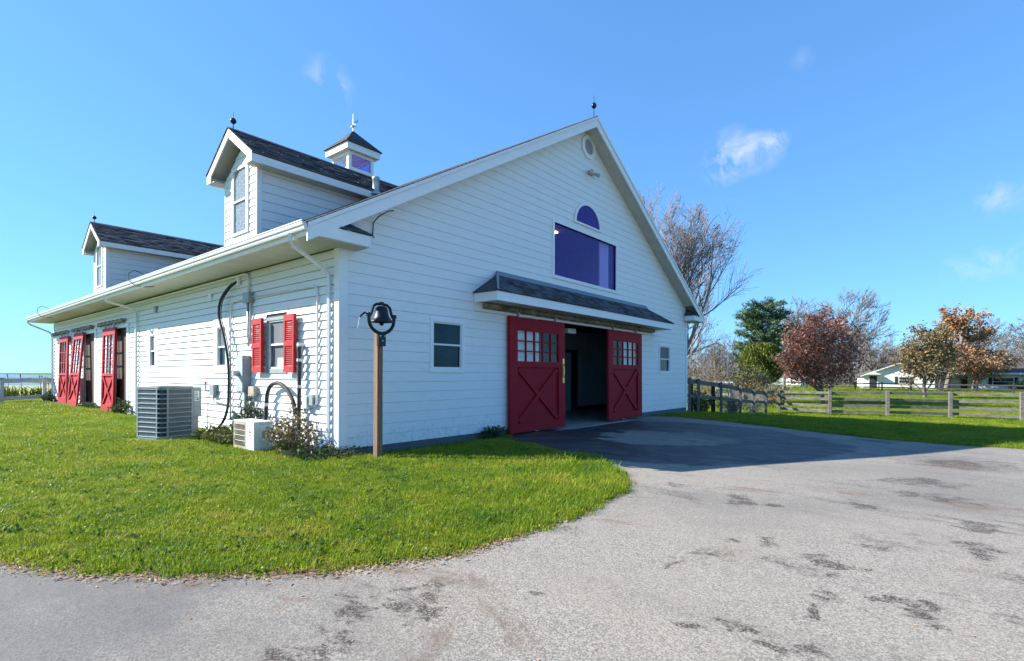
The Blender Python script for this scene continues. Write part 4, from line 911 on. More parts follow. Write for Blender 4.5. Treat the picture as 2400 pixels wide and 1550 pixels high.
def spline(pts, k=5):
    out = []; P = [Vector(p) for p in pts]; P = [P[0]] + P + [P[-1]]
    for i in range(1, len(P) - 2):
        for j in range(k):
            t = j / k; a, b_, c, d = P[i - 1], P[i], P[i + 1], P[i + 2]
            out.append(.5 * ((2 * b_) + (c - a) * t + (2 * a - 5 * b_ + 4 * c - d) * t * t + (3 * b_ - a - 3 * c + d) * t ** 3))
    out.append(P[-2]); return out
t = pipe('refrigerant_hose', 'thick black hose bowing down from the eave to the condenser', 'hose', spline(HP), .031, 'rubber', 10)
mb = MB(); mb.tube([q - Vector(HP[0]) + Vector((.03, -.06, 0)) for q in spline(HP)[:44]], .012, 6); mb.build('cable', 'rubber', t, smooth=True)
AP = [WS(1.30, .06, 2.20), WS(1.29, .13, 2.14), WS(1.27, .13, 1.95), WS(1.27, .13, 1.5), WS(1.28, .13, .9), WS(1.27, .14, .4), WS(1.26, .16, .1)]
t = pipe('lagged_pipe', 'black foam lagged pipe dropping behind the right shutter', 'pipe', spline(AP), .042, 'foam', 10)
mb = MB(); mb.tube([Vector(WS(1.30, .035, 2.20)) - Vector(AP[0]), Vector(WS(1.30, .15, 2.20)) - Vector(AP[0])], .055, 10); mb.build('wall_cap', 'galv', t)
mb = MB()
for z in (1.85, 1.30): mb.tube([Vector(WS(1.272, .13, z)) - Vector(AP[0]), Vector(WS(1.272, .13, z + .06)) - Vector(AP[0])], .052, 10)
mb.build('tape_band', 'cord', t)
BP = [WS(1.30, .20, .75), WS(1.42, .18, 1.0), WS(1.66, .16, 1.2), WS(1.92, .15, 1.34), WS(2.2, .15, 1.39), WS(2.48, .15, 1.32), WS(2.63, .15, 1.12), WS(2.65, .16, .85), WS(2.62, .2, .55), WS(2.55, .3, .35)]
t = pipe('lagged_pipe', 'dark lagged pipe arching over the white heat pump unit', 'pipe', spline(BP), .045, 'foam', 10)
mb = MB(); mb.tube([Vector(WS(2.65, .16, .86)) - Vector(BP[0]), Vector(WS(2.65, .16, .93)) - Vector(BP[0])], .054, 10); mb.build('tape_band', 'cord', t)

# ------------------------------------------------------------------ fences
def raildir(p, q, z0, z1, hh, th, off=0.):
    # a timber rail between two plan points with end heights
    p = Vector((*p, 0)); q = Vector((*q, 0)); d = (q - p).normalized(); nn = Vector((-d.y, d.x, 0)); mb = MB(); P = []
    seg = 6
    wob = [rnd.uniform(-.012, .012) for _ in range(seg + 1)]
    for i in range(seg):
        for t, w in ((i / seg, wob[i]), ((i + 1) / seg, wob[i + 1])): P.append((p.lerp(q, t), z0 + (z1 - z0) * t + w))
    for i in range(seg):
        (a, za), (b_, zb) = P[2 * i], P[2 * i + 1]; o1 = nn * (off - th / 2); o2 = nn * (off + th / 2)
        mb.hexa([(*(a + o1).xy, za), (*(b_ + o1).xy, zb), (*(b_ + o2).xy, zb), (*(a + o2).xy, za), (*(a + o1).xy, za + hh), (*(b_ + o1).xy, zb + hh), (*(b_ + o2).xy, zb + hh), (*(a + o2).xy, za + hh)])
    return mb
def postmb(x, y, z0, z1, w, ang=0):
    mb = MB(); c, s = math.cos(ang) * w / 2, math.sin(ang) * w / 2; jx, jy = rnd.uniform(-.02, .02), rnd.uniform(-.02, .02)
    q = [(x - c + s, y - s - c), (x + c + s, y + s - c), (x + c - s, y + s + c), (x - c - s, y - s + c)]
    mb.hexa([(*k_, z0) for k_ in q] + [(k_[0] + jx, k_[1] + jy, z1 + rnd.uniform(-.01, .01)) for k_ in q]); return mb
pf = thing('rail_fence', 'weathered grey four rail paddock fence along the right lawn', 'fence', (26.2, -2.1, -.5))
def rel(mb, t):
    l = t.location; mb.v = [(x - l.x, y - l.y, z - l.z) for x, y, z in mb.v]; return mb
FP = [(26.2, -2.1), (26.03, -4.58), (26.74, -7.01), (27.85, -9.45), (28.0, -12.0), (28.6, -14.4), (29.2, -16.8)]
for i, (x, y) in enumerate(FP): rel(postmb(x, y, -.8, .83 + rnd.uniform(-.03, .03), .16, .2), pf).build('post', 'fence_wood', pf, bevel=.015)
for p, q in zip(FP[:-1], FP[1:]):
    for fz in (.16, .46, .80, 1.14): rel(raildir(p, q, -.5 + fz + rnd.uniform(-.03, .03), -.5 + fz + rnd.uniform(-.03, .03), .135, .05, .11), pf).build('rail', 'fence_wood', pf)
sf = thing('garden_fence', 'dark two rail fence sloping down from the barn corner', 'fence', (18.5, .06, -.2))
SP = [(18.45, .02, 1.46), (19.22, -.13, 1.40), (20.97, -.63, 1.22), (22.58, -1.08, 1.01), (23.84, -1.43, .83), (24.92, -1.74, .78), (26.0, -2.0, .80)]
for (x, y, zt) in SP[:-1]: rel(postmb(x, y, -.8, zt + .02, .13, .3), sf).build('post', 'fence_wood', sf, bevel=.012)
for (x, y, zt) in SP[1:4]: rel(postmb(x + .35, y + .5, -.8, zt - .05, .2, .3), sf).build('brace_post', 'fence_dark', sf)
for p, q in zip(SP[:-1], SP[1:]):
    zb = lambda s: gh(s[0], s[1])
    rel(raildir(p[:2], q[:2], p[2] - .25, q[2] - .22, .2, .04, .09), sf).build('rail', 'fence_wood', sf)
    m0 = zb(p) + (p[2] - zb(p)) * .45; m1 = zb(q) + (q[2] - zb(q)) * .45
    rel(raildir(p[:2], q[:2], m0, m1, .15, .04, .09), sf).build('rail', 'fence_wood', sf)
wm = MB()
for i in range(46):
    t = i / 45; x = 20.97 + (24.92 - 20.97) * t; y = -.63 + (-1.74 + .63) * t + .13; zt = 1.0 - .5 * t
    wm.tube([(x, y, -.45), (x, y, zt)], .005, 3, False)
for j in range(9):
    wm.tube([(20.97, -.50, -.4 + j * .15), (24.92, -1.61, -.45 + j * .11)], .005, 3, False)
rel(wm, sf).build('wire_mesh', 'galv', sf, kind='stuff')
wf = thing('white_fence', 'white washed two rail fence by the far end of the barn', 'fence', (-1.0, 25.45, 0))
for x, wd_ in ((-.36, .12), (-1.88, .13), (-2.03, .13), (-3.6, .12), (-5.2, .12)): rel(postmb(x, 25.45, -.3, 1.32, wd_), wf).build('post', 'fence_white', wf)
rel(MB().box(-2.14, -1.78, 25.33, 25.58, -.2, .13), wf).build('footing', 'concrete', wf)
for a, b_ in ((-.05, -.36), (-.36, -1.9), (-2.0, -3.6), (-3.6, -5.2)):
    rel(raildir((a, 25.37), (b_, 25.37), 1.12 - .01 * abs(a), 1.12 - .01 * abs(b_), .2, .05), wf).build('rail', 'fence_white', wf)
    rel(raildir((a, 25.37), (b_, 25.37), .36 - .05 * abs(a), .36 - .05 * abs(b_), .17, .05), wf).build('rail', 'fence_white', wf)
rel(MB().box(-5.3, -.03, 25.28, 25.60, 1.325, 1.355), wf).build('cap_rail', 'fence_white', wf)
# dark fence in front of the far house, pale gate beyond the garden
df = thing('board_fence', 'distant black board fence across the field before the white house', 'fence', (92, -4, -.5))
QP = [(80 - i * .9 + 10, 26 - i * 3.2) for i in range(18)]
for (x, y) in QP: rel(postmb(x, y, -.8, .75, .16), df).build('post', 'fence_dark', df)
for p, q in zip(QP[:-1], QP[1:]):
    for z in (.0, .5): rel(raildir(p, q, z - .1, z - .1, .16, .05), df).build('rail', 'fence_dark', df)
pg = thing('timber_gate', 'pale weathered gate beyond the sloping garden fence', 'gate', (33.0, 2.6, -.5))
rel(MB().box(33, 33.12, 2.25, 2.37, -.5, 1.18), pg).build('post', 'fence_wood', pg); rel(MB().box(33, 33.12, 3.55, 3.67, -.5, 1.16), pg).build('post', 'fence_white', pg)
for z in (.15, .6, 1.02): rel(MB().box(33.02, 33.1, 2.37, 3.55, z, z + .13), pg).build('rail', 'fence_white', pg)

# ------------------------------------------------------------------ trees and shrubs
def branchy(rn, H, R0, levels, spread=.6, nfirst=9, clear=.25, up=.5, lean=(0, 0), upright=False, minr=.004, twigs=4, rtop=None, jit=.18, limb=1.0):
    limbs = []; ends = []
    def grow(p, d, l, r, lev):
        n = 4 if lev < 2 else 3; pts = [p]; rr = [r]; q = p; dd = d
        for i in range(n):
            dd = (dd + Vector((rn.uniform(-1, 1), rn.uniform(-1, 1), rn.uniform(-.6, 1) * up)) * jit).normalized(); q = q + dd * (l / n); pts.append(q); rr.append(max(minr, r * (1 - .75 * (i + 1) / n)))
        limbs.append((pts, rr, 6 if lev == 0 else (4 if lev == 1 else 3), lev))
        if lev >= levels: ends.append((pts, dd)); return
        kids = nfirst if lev == 0 else twigs + rn.randint(0, 1)
        for k_ in range(kids):
            t = (clear + (1 - clear) * (k_ + rn.random()) / kids) if lev == 0 else .25 + .75 * (k_ + rn.random()) / kids
            t = min(t, .99); i = min(int(t * n), n - 1); f = t * n - i; b_ = pts[i].lerp(pts[i + 1], f); rb = rr[i] + (rr[i + 1] - rr[i]) * f
            a = rn.uniform(0, 2 * math.pi); dirn = (pts[i + 1] - pts[i]).normalized(); o = dirn.orthogonal().normalized(); o = Matrix.Rotation(a, 3, dirn) @ o
            s_ = spread * rn.uniform(.75, 1.25); nd = (dirn * (1 - .35 * s_) + o * s_ + Vector((0, 0, up * .25))).normalized()
            ll = l * (limb * rn.uniform(.42, .62) if lev == 0 else rn.uniform(.45, .7)) * (1 - .45 * (t if lev == 0 else t * .6))
            grow(b_, nd, ll, max(minr, min(rb * .75, r * .5)), lev + 1)
    grow(Vector((0, 0, -.2)), Vector((lean[0], lean[1], 1)).normalized(), H * .72, R0, 0)
    return limbs, ends
def build_tree(name, label, loc, H, R0, levels, bark, rn, leaves=None, nleaf=0, lsize=.12, group=None, leafsel=None, sx=1.0, cat='tree', kw2=None, **kw):
    t = thing(name, label, cat, loc, group); limbs, ends = branchy(rn, H, R0, levels, **kw)
    zmax = max(p.z for l in limbs for p in l[0]); s = H / zmax
    tr = MB(); br = MB()
    f = lambda p: Vector((p.x * s * sx, p.y * s * sx, p.z * s))
    for pts, rr, n, lev in limbs: (tr if lev == 0 else br).tube([f(p) for p in pts], rr, n, False)
    tr.build('trunk', bark, t, smooth=True); br.build('crown', bark, t)
    if leaves:
        lm_ = MB(); ell = kw2; cand = [(f(p), f(q)) for pts, d in ends for p, q in zip(pts[:-1], pts[1:])]
        if leafsel: cand = [c for c in cand if leafsel(c[0], H)]
        for i in range(nleaf):
            if ell and rn.random() < .55:
                cx_, cy_, cz_, ra, rb, fn = ell
                while True:
                    d3 = Vector((rn.uniform(-1, 1), rn.uniform(-1, 1), rn.uniform(-1, 1)))
                    if .12 < d3.length < 1: break
                d3 = d3 * (.62 + .38 * rn.random()) / max(.55, d3.length) * d3.length ** .3
                p = Vector((cx_ + d3.x * ra, cy_ + d3.y * ra, cz_ + d3.z * rb)) + Vector((math.sin(p3 := d3.z * 9), math.cos(d3.x * 11), math.sin(d3.y * 10))) * .18
                leafquad(lm_, rn, p, lsize * rn.uniform(.6, 1.25)); continue
            a, b_ = rn.choice(cand); p = a.lerp(b_, rn.random()) + Vector((rn.gauss(0, 1), rn.gauss(0, 1), rn.gauss(0, 1))) * lsize * .9
            leafquad(lm_, rn, p, lsize * rn.uniform(.6, 1.25))
        lm_.build('foliage', leaves, t)
    return t
def leafquad(mb, rn, p, s, elong=1.5, axis=None):
    u = Vector((rn.gauss(0, 1), rn.gauss(0, 1), rn.gauss(0, 1))).normalized() if axis is None else axis
    v = u.orthogonal().normalized(); v = Matrix.Rotation(rn.uniform(0, 6.28), 3, u) @ v
    mb.poly([p - u * s * elong / 2, p + v * s * .5, p + u * s * elong / 2, p - v * s * .5])
GZ = -.5
r1 = random.Random(11)
build_tree('bare_tree', 'tall pale bare tree rising behind the right end of the barn', (32.6, 6.6, GZ), 17.2, .34, 4, M['bark_pale'], r1, M['leaf_brown'], 900, .09, spread=.62, nfirst=12, clear=.10, up=.75, twigs=7, minr=.009, sx=.78, limb=1.75, jit=.13)
r1 = random.Random(5)
build_tree('russet_tree', 'dense russet leaved round tree beyond the paddock fence', (39.9, -2.15, GZ), 7.1, .17, 3, M['bark'], r1, M['leaf_red'], 9500, .15, spread=.85, nfirst=20, clear=.16, up=.25, twigs=5, minr=.008, sx=1.2, kw2=(0, 0, 3.95, 2.75, 2.95, 0))
r1 = random.Random(21)
build_tree('olive_tree', 'multi-stemmed tan and olive tree in front of the white house', (56.0, -7.95, GZ), 7.0, .16, 3, M['bark'], r1, M['leaf_tan'], 5600, .15, kw2=(0, 0, 4.1, 2.3, 2.7, 0), spread=.72, nfirst=16, clear=.10, up=.3, twigs=5, minr=.011, sx=1.05)
r1 = random.Random(31)
build_tree('oak_tree', 'tall oak with sparse orange leaves by the white house', (93.5, -9.6, GZ), 12.2, .36, 3, M['bark'], r1, M['leaf_orange'], 5200, .24, spread=.8, nfirst=17, clear=.2, up=.35, twigs=6, minr=.022, sx=1.2, leafsel=lambda p, H: (p.z < H * .50 and p.y < 1.5) or p.z > H * .58)
for (seed, loc, H, sx, lab, sp) in ((41, (76, 8.2, GZ), 13.3, .95, 'bare tree directly behind the pine', .6), (42, (79, 3.2, GZ), 14.3, 1.0, 'tall bare tree behind the russet tree, leaning right', .6), (43, (97.4, -.6, GZ), 10.8, 1.0, 'bare spreading tree behind the white gable', .7),
                                (44, (107, -13.6, GZ), 11.9, 1.05, 'bare tree rising right of the orange oak', .7), (45, (80, -17.6, GZ), 10.0, 1.1, 'bare tree at the edge behind the lamp post', .8)):
    r1 = random.Random(seed)
    build_tree('bare_tree', lab, loc, H, .26, 4, M['bark'], r1, None, 0, .1, spread=sp, nfirst=12, clear=.14, up=.7, twigs=5, limb=1.5, jit=.14, minr=.020, sx=sx, lean=(0, -.10 if seed == 42 else 0))
r1 = random.Random(61)
build_tree('twiggy_tree', 'small dark twiggy ornamental tree between the olive tree and the brick front', (84.6, -9.0, GZ), 5.4, .26, 4, M['bark'], r1, M['leaf_brown'], 700, .13, spread=1.0, nfirst=14, clear=.3, up=.15, twigs=5, minr=.022, sx=1.25)
r1 = random.Random(62)
build_tree('copper_tree', 'low spreading copper tan tree in front of the brick front', (96.5, -12.6, GZ), 6.6, .2, 3, M['bark'], r1, M['leaf_orange'], 5200, .22, spread=1.0, nfirst=14, clear=.25, up=.15, twigs=5, minr=.02, sx=1.4, kw2=(0, 0, 4.2, 5.6, 1.9, 0))
# pine
pt = thing('pine_tree', 'dark green pine standing behind the clipped green tree', 'tree', (60.9, 7.2, GZ)); r1 = random.Random(8)
tr = MB(); tr.tube([(0, 0, -.2), (.1, 0, 4), (0, .1, 8), (0, 0, 10.2)], [.22, .17, .1, .03], 7); tr.build('trunk', 'bark_dark', pt)
nb = MB(); lf = MB()
for k_ in range(84):
    z = 1.6 + 8.6 * (k_ / 83) ** .9; L0 = (3.4 - 1.5 * max(0, (z - 5.5) / 5) ** 2) * r1.uniform(.75, 1.05) * (1 if z > 2.6 else .8); a = r1.uniform(0, 6.283)
    d = Vector((math.cos(a), math.sin(a), r1.uniform(.05, .4))).normalized(); p0 = Vector((0, 0, z)); pts = [p0, p0 + d * L0 * .5 + Vector((0, 0, -.05)), p0 + d * L0 + Vector((0, 0, .16))]
    nb.tube(pts, [.05, .03, .012], 4, False)
    for i in range(int(52 * L0 / 2)):
        t = r1.uniform(.3, 1.03); q = p0.lerp(pts[2], t) + Vector((r1.gauss(0, .26), r1.gauss(0, .26), r1.gauss(0, .14)))
        for j in range(5): leafquad(lf, r1, q + Vector((r1.gauss(0, .08), r1.gauss(0, .08), r1.gauss(0, .05))), .075, 5.0, (d + Vector((r1.gauss(0, .6), r1.gauss(0, .6), r1.gauss(.3, .5)))).normalized())
nb.build('limbs', 'bark_dark', pt); lf.build('needles', 'needle', pt)
# clipped round green tree
gt = thing('round_tree', 'clipped rounded olive green tree on a short forked trunk', 'tree', (53.4, 5.6, GZ)); r1 = random.Random(9)
tr = MB(); tr.tube([(0, 0, -.2), (0, 0, 1.2)], [.16, .12], 7)
for i in range(7):
    a = i * .9; tr.tube([(0, 0, .7 + .06 * i), (.5 * math.cos(a), .5 * math.sin(a), 1.4), (1.1 * math.cos(a), 1.1 * math.sin(a), 2.4)], [.07, .05, .02], 5, False)
tr.build('trunk', 'bark_dark', gt)
lf = MB()
for i in range(7000):
    z = r1.uniform(0, 1); a = r1.uniform(0, 6.283); rad = 2.15 * (1 - abs(2 * (z * .92 + .04) - 1) ** 3.2) ** .5 * (.85 + .15 * math.sin(5 * a + 9 * z)) * (.55 + .47 * r1.random() ** .35)
    p = Vector((rad * math.cos(a), rad * math.sin(a), 1.25 + 4.15 * z))
    leafquad(lf, r1, p, r1.uniform(.10, .19), 2.0, Vector((math.cos(a) * .5 + r1.gauss(0, .3), math.sin(a) * .5 + r1.gauss(0, .3), 1)).normalized())
lf.build('foliage', 'leaf_green', gt)
# shrubs
def shrub(name, label, loc, rx, ry, hgt, nst, nlf, m, seed, ls=.08, bark='bark', cat='shrub', group=None, low=.1):
    t = thing(name, label, cat, loc, group); rn = random.Random(seed); st = MB(); lf = MB()
    for i in range(nst):
        a = rn.uniform(0, 6.283); k_ = rn.random() ** .5; b_ = Vector((rx * .3 * k_ * math.cos(a), ry * .3 * k_ * math.sin(a), -.05)); e = Vector((rx * k_ * math.cos(a), ry * k_ * math.sin(a), hgt * (1 - .55 * k_ * k_) * rn.uniform(.7, 1.05)))
        mid = b_.lerp(e, .5) + Vector((rn.gauss(0, .1) * rx, rn.gauss(0, .1) * ry, .12 * hgt)); st.tube([b_, mid, e], [ls * .16, ls * .11, ls * .05], 3, False)
        for s_ in range(4):
            c = mid.lerp(e, rn.random()); st.tube([c, c + Vector((rn.gauss(0, .18) * rx, rn.gauss(0, .18) * ry, rn.uniform(-.05, .25) * hgt))], [ls * .07, ls * .03], 3, False)
        for j in range(max(1, nlf // nst)):
            t_ = rn.uniform(low, 1.02); p = (b_.lerp(mid, t_ * 2) if t_ < .5 else mid.lerp(e, t_ * 2 - 1)) + Vector((rn.gauss(0, .13) * rx, rn.gauss(0, .13) * ry, rn.gauss(0, .08) * hgt))
            if p.z > .01: leafquad(lf, rn, p, ls * rn.uniform(.6, 1.3))
    st.build('stems', bark, t); lf.build('foliage', m, t); return t
shrub('brush_thicket', 'tall grey brown twiggy thicket beside the barn end', (29.5, 3.2, GZ), 2.2, 2.2, 3.4, 110, 1300, M['leaf_brush'], 51, .085, 'bark')
shrub('shrub', 'golden olive bush behind the garden fence by the gate', (35.5, 2.0, GZ), 2.1, 2.0, 2.7, 60, 2400, M['leaf_brush'], 52, .11)
shrub('shrub', 'olive rounded bush left of the clipped tree', (46, 5.2, GZ), 2.6, 2.4, 3.2, 70, 3200, M['leaf_green'], 53, .12)
shrub('shrub', 'yellowish low bush in front of the clipped tree', (34.5, .2, GZ), 1.6, 1.5, 1.7, 45, 1500, M['leaf_brush'], 54, .09)
shrub('garden_plant', 'green leafy plant behind the first fence bay', (20.8, .35, -.35), .75, .6, 1.3, 34, 700, M['leaf_green'], 55, .10, cat='plant')
shrub('garden_plant', 'dry brown plants behind the wire mesh', (23.0, -.55, -.5), 1.3, .5, 1.25, 60, 900, M['leaf_brown'], 56, .07, cat='plant')
shrub('garden_plant', 'tangled dry plant at the low end of the garden fence', (24.6, -1.15, -.5), .7, .45, 1.05, 34, 520, M['leaf_brown'], 57, .06, cat='plant')
shrub('weed_bush', 'straggly brown green bush between heat pump and corner downspout', (-.42, .98, 0), .5, .55, .9, 76, 1150, M['leaf_brush'], 58, .045, 'bark')
shrub('vine', 'leafy creeper climbing below the meter cabinet', (-.2, 3.4, 0), .18, .95, 1.15, 44, 560, M['leaf_ivy'], 59, .05, 'bark_dark', cat='vine')
shrub('weed_clump', 'low green weeds between condenser and heat pump', (-.62, 3.5, 0), .5, 1.25, .42, 80, 1300, M['leaf_green'], 60, .06, 'bark_dark', cat='weeds')
shrub('weed_clump', 'low glossy weeds at the barn corner by the downspout', (-.25, .15, 0), .8, .7, .24, 70, 1200, M['leaf_ivy'], 61, .05, 'bark_dark', cat='weeds')
shrub('weed_clump', 'green weeds at the foot of the nearest side door', (-.30, 13.0, .18), .30, .65, .5, 26, 260, M['leaf_ivy'], 62, .075, 'bark_dark', cat='weeds')
shrub('weed_clump', 'thin weeds between the two open side doors', (-.25, 17.2, .18), .2, .9, .28, 26, 220, M['leaf_ivy'], 63, .06, 'bark_dark', cat='weeds')
shrub('weed_clump', 'dark weeds at the far corner of the barn', (-.3, 24.8, .18), .3, .4, .5, 24, 220, M['leaf_ivy'], 64, .07, 'bark_dark', cat='weeds')
shrub('weed_clump', 'dark grassy weeds at the foundation left of the red door', (4.35, -.25, -.03), .55, .25, .34, 34, 420, M['leaf_ivy'], 65, .05, 'bark_dark', cat='weeds')
shrub('evergreen_shrub', 'dark evergreen bush right of the brick front', (106.5, -15.2, GZ), 1.9, 1.9, 1.7, 40, 1100, M['leaf_green'], 66, .2)
shrub('evergreen_shrub', 'dark evergreen bush at the right edge near the lamp post', (93, -17.6, GZ), 1.7, 1.7, 1.6, 40, 1000, M['leaf_green'], 67, .18)
# strap leaved plants behind the white fence
for i, (x, y) in enumerate(((-3.3, 29.2), (-2.1, 29.8), (-1.0, 30.4), (.1, 31.0), (1.0, 31.8))):
    labs = ['strap leaved clump left of the double post', 'strap leaved clump behind the double fence post', 'strap leaved clump midway along the white rails', 'strap leaved clump left of the single white post', 'strap leaved clump tucked against the barn corner']
    t = thing('strap_leaf_plant', labs[i], 'plant', (x, y, gh(x, y)), 'strap leaved plants behind the white fence'); lf = MB(); rn = random.Random(70 + i)
    for k_ in range(90):
        a = rn.uniform(0, 6.28); l = rn.uniform(.5, .95); bx, by = rn.gauss(0, .28), rn.gauss(0, .2); d = Vector((math.cos(a), math.sin(a), 0)); w = Vector((-d.y, d.x, 0)) * .022
        p0 = Vector((bx, by, -.02)); p1 = p0 + d * l * .2 + Vector((0, 0, l * .7)); p2 = p0 + d * l * .55 + Vector((0, 0, l * .85))
        lf.poly([p0 - w, p0 + w, p1 + w, p1 - w]); lf.poly([p1 - w, p1 + w, p2])
    lf.build('leaves', 'iris', t)
    st = MB()
    for k_ in range(2):
        px_ = rn.gauss(0, .25); st.tube([(px_, 0, 0), (px_ - .04, .02, 1.0), (px_ - .08, .02, 1.35)], [.01, .014, .03], 5)
    st.build('seed_stalk', 'redstalk', t)

# ------------------------------------------------------------------ far house, shed, lamp post, far wood
hs = thing('house', 'white ranch house with grey roof, brick front and shuttered windows beyond the field', 'house', (100, -3, GZ))
FD = Vector((math.cos(R(39.33)), math.sin(R(39.33)), 0)); 
ux = Vector((.2, -1, 0)).normalized(); uy = Vector((1, .2, 0)).normalized()      # along the house front, and away from the viewer
O = Vector((94.6, .5, GZ))
def hp(u, v, z):
    z = z * 1.05; p = O + ux * u + uy * v; return (p.x - 100, p.y + 3, z)
def hbox(u0, u1, v0, v1, z0, z1, name, m, parent=None, mb=None):
    mb = MB(); mb.hexa([hp(u0, v0, z0), hp(u1, v0, z0), hp(u1, v1, z0), hp(u0, v1, z0), hp(u0, v0, z1), hp(u1, v0, z1), hp(u1, v1, z1), hp(u0, v1, z1)]); return mb.build(name, m, parent or hs)
MB().prism([hp(0, 0, 0), hp(9, 0, 0), hp(9, 0, 2.15), hp(4.6, 0, 3.75), hp(0, 0, 2.0)], tuple(uy * 9)).build('garage_wall', 'house_white', hs)
for (a, za, b_, zb) in ((-.5, 1.9, 4.6, 3.85), (4.6, 3.85, 9.5, 2.0)):
    MB().prism([hp(a, -.4, za), hp(b_, -.4, zb), hp(b_, -.4, zb + .14), hp(a, -.4, za + .14)], tuple(uy * 9.8)).build('roof', 'house_roof', hs)
    MB().prism([hp(a, -.43, za - .1), hp(b_, -.43, zb - .1), hp(b_, -.43, zb + .05), hp(a, -.43, za + .05)], tuple(uy * .028)).build('rake_board', 'house_white', hs)
hbox(9, 14.2, 2.5, 9, 0, 2.3, 'wall', 'house_white'); hbox(14.2, 19.6, 1.0, 9, 0, 2.3, 'wall', 'house_white'); hbox(19.6, 23.2, .6, 9, 0, 2.3, 'brick_wall', 'brickm')
rf = MB(); rf.hexa([hp(8.6, .0, 2.25), hp(23.8, .0, 2.25), hp(23.8, 5.2, 3.3), hp(8.6, 5.2, 3.3), hp(8.6, .0, 2.42), hp(23.8, .0, 2.42), hp(23.8, 5.2, 3.47), hp(8.6, 5.2, 3.47)])
rf.hexa([hp(8.6, 5.2, 3.3), hp(23.8, 5.2, 3.3), hp(23.8, 10, 2.3), hp(8.6, 10, 2.3), hp(8.6, 5.2, 3.47), hp(23.8, 5.2, 3.47), hp(23.8, 10, 2.45), hp(8.6, 10, 2.45)]); rf.build('main_roof', 'house_roof', hs)
hbox(8.7, 23.8, -.06, -.003, 2.2, 2.44, 'eave_board', 'house_white')
def hwin(u0, u1, v, z0, z1, sh=True):
    w = hbox(u0 - .1, u1 + .1, v - .05, v - .005, z0 - .1, z1 + .1, 'window', 'house_white'); hbox(u0, u1, v - .08, v - .055, z0, z1, 'pane', 'dark_pane', w)
    hbox(u0, u1, v - .1, v - .082, (z0 + z1) / 2 - .03, (z0 + z1) / 2 + .03, 'sash_rail', 'house_white', w)
    if sh:
        for a in (u0 - .55, u1 + .15): hbox(a, a + .4, v - .06, v - .004, z0 - .1, z1 + .1, 'shutter', 'fence_dark', w)
hwin(4.6, 5.8, 0, .95, 1.75); hwin(16.0, 18.2, 1.0, .7, 1.7); hwin(21.2, 22.0, .6, .6, 1.9, False)
d_ = hbox(.75, 1.75, -.06, -.004, .05, 1.95, 'door', 'fence_dark'); hbox(.6, .75, -.08, -.004, 0, 2.1, 'door_frame', 'house_white', d_); hbox(1.75, 1.9, -.08, -.004, 0, 2.1, 'door_frame', 'house_white', d_)
MB().prism([hp(.2, -.9, 2.15), hp(2.3, -.9, 2.15), hp(1.25, -.9, 2.55)], tuple(uy * .9)).build('door_hood', 'house_white', hs)
hbox(12.6, 13.4, 2.44, 2.495, .05, 1.9, 'door', 'brickm')
for u in (19.3, 23.5): hbox(u, u + .14, .05, .19, 0, 2.22, 'porch_post', 'house_white')
hbox(10.5, 11.7, 5.0, 5.8, 3.2, 4.3, 'chimney', 'brickm')
sd = thing('shed', 'low white outbuilding glimpsed between the clipped tree and russet tree', 'shed', (104, 15, GZ))
MB().box(-2.5, 2.5, -4.2, 4.2, 0, 2.1).build('wall', 'house_white', sd); MB().prism([(-3, -4.5, 2.1), (3, -4.5, 2.1), (0, -4.5, 3.0)], (0, 9, 0)).build('roof', 'house_roof', sd)
MB().box(-2.56, -2.5, -1, 1, .2, 1.8).build('door', 'grey_box', sd)
lp = thing('lamp_post', 'slim black lamp post near the evergreen shrubs', 'lamp post', (91, -13.0, GZ))
MB().tube([(0, 0, 0), (0, 0, 2.2)], .06, 6).build('post', 'fence_dark', lp); MB().lathe([(.06, 0), (.14, .1), (.16, .4), (.02, .55)], (0, 0, 2.2), 8).build('lantern', 'fence_dark', lp)
# far wood: a band of bare stems and twigs read as one mass
fw = MB(); rn = random.Random(99)
for i in range(430):
    th = R(39.33) - math.atan((1580 + 900 * rn.random() - 1200) / 1228.4); dist = rn.uniform(112, 150) / math.cos(th - R(39.33)); bx, by = CAM.x + dist * math.cos(th), CAM.y + dist * math.sin(th); H = rn.uniform(5.5, 10.5)
    top = Vector((bx + rn.gauss(0, .5), by + rn.gauss(0, .5), GZ + H)); fw.tube([(bx, by, GZ - .3), ((bx + top.x) / 2, (by + top.y) / 2, GZ + H * .5), top], [.12, .08, .02], 3, False)
    for k_ in range(16):
        t = rn.uniform(.15, 1); p = Vector((bx, by, GZ)).lerp(top, t); a = rn.uniform(0, 6.28); l = rn.uniform(.8, 2.3); q = p + Vector((math.cos(a) * l, math.sin(a) * l, l * rn.uniform(.3, 1.2)))
        fw.tube([p, q], [.04, .015], 3, False)
        for k2 in range(4):
            w = p.lerp(q, rn.random()); a2 = rn.uniform(0, 6.28); fw.tube([w, w + Vector((math.cos(a2) * .7, math.sin(a2) * .7, rn.uniform(.2, .9)))], [.028, .02], 3, False)
    for k_ in range(22):
        leafquad(fw, rn, Vector((bx + rn.gauss(0, 1.5), by + rn.gauss(0, 1.5), GZ + abs(rn.gauss(0, 1.9)))), rn.uniform(.25, .6), 1.6)
o = fw.build('far_wood', 'twig'); o['kind'] = 'stuff'; o['label'] = 'hazy grey brown bare wood along the horizon behind the house'; o['category'] = 'wood'

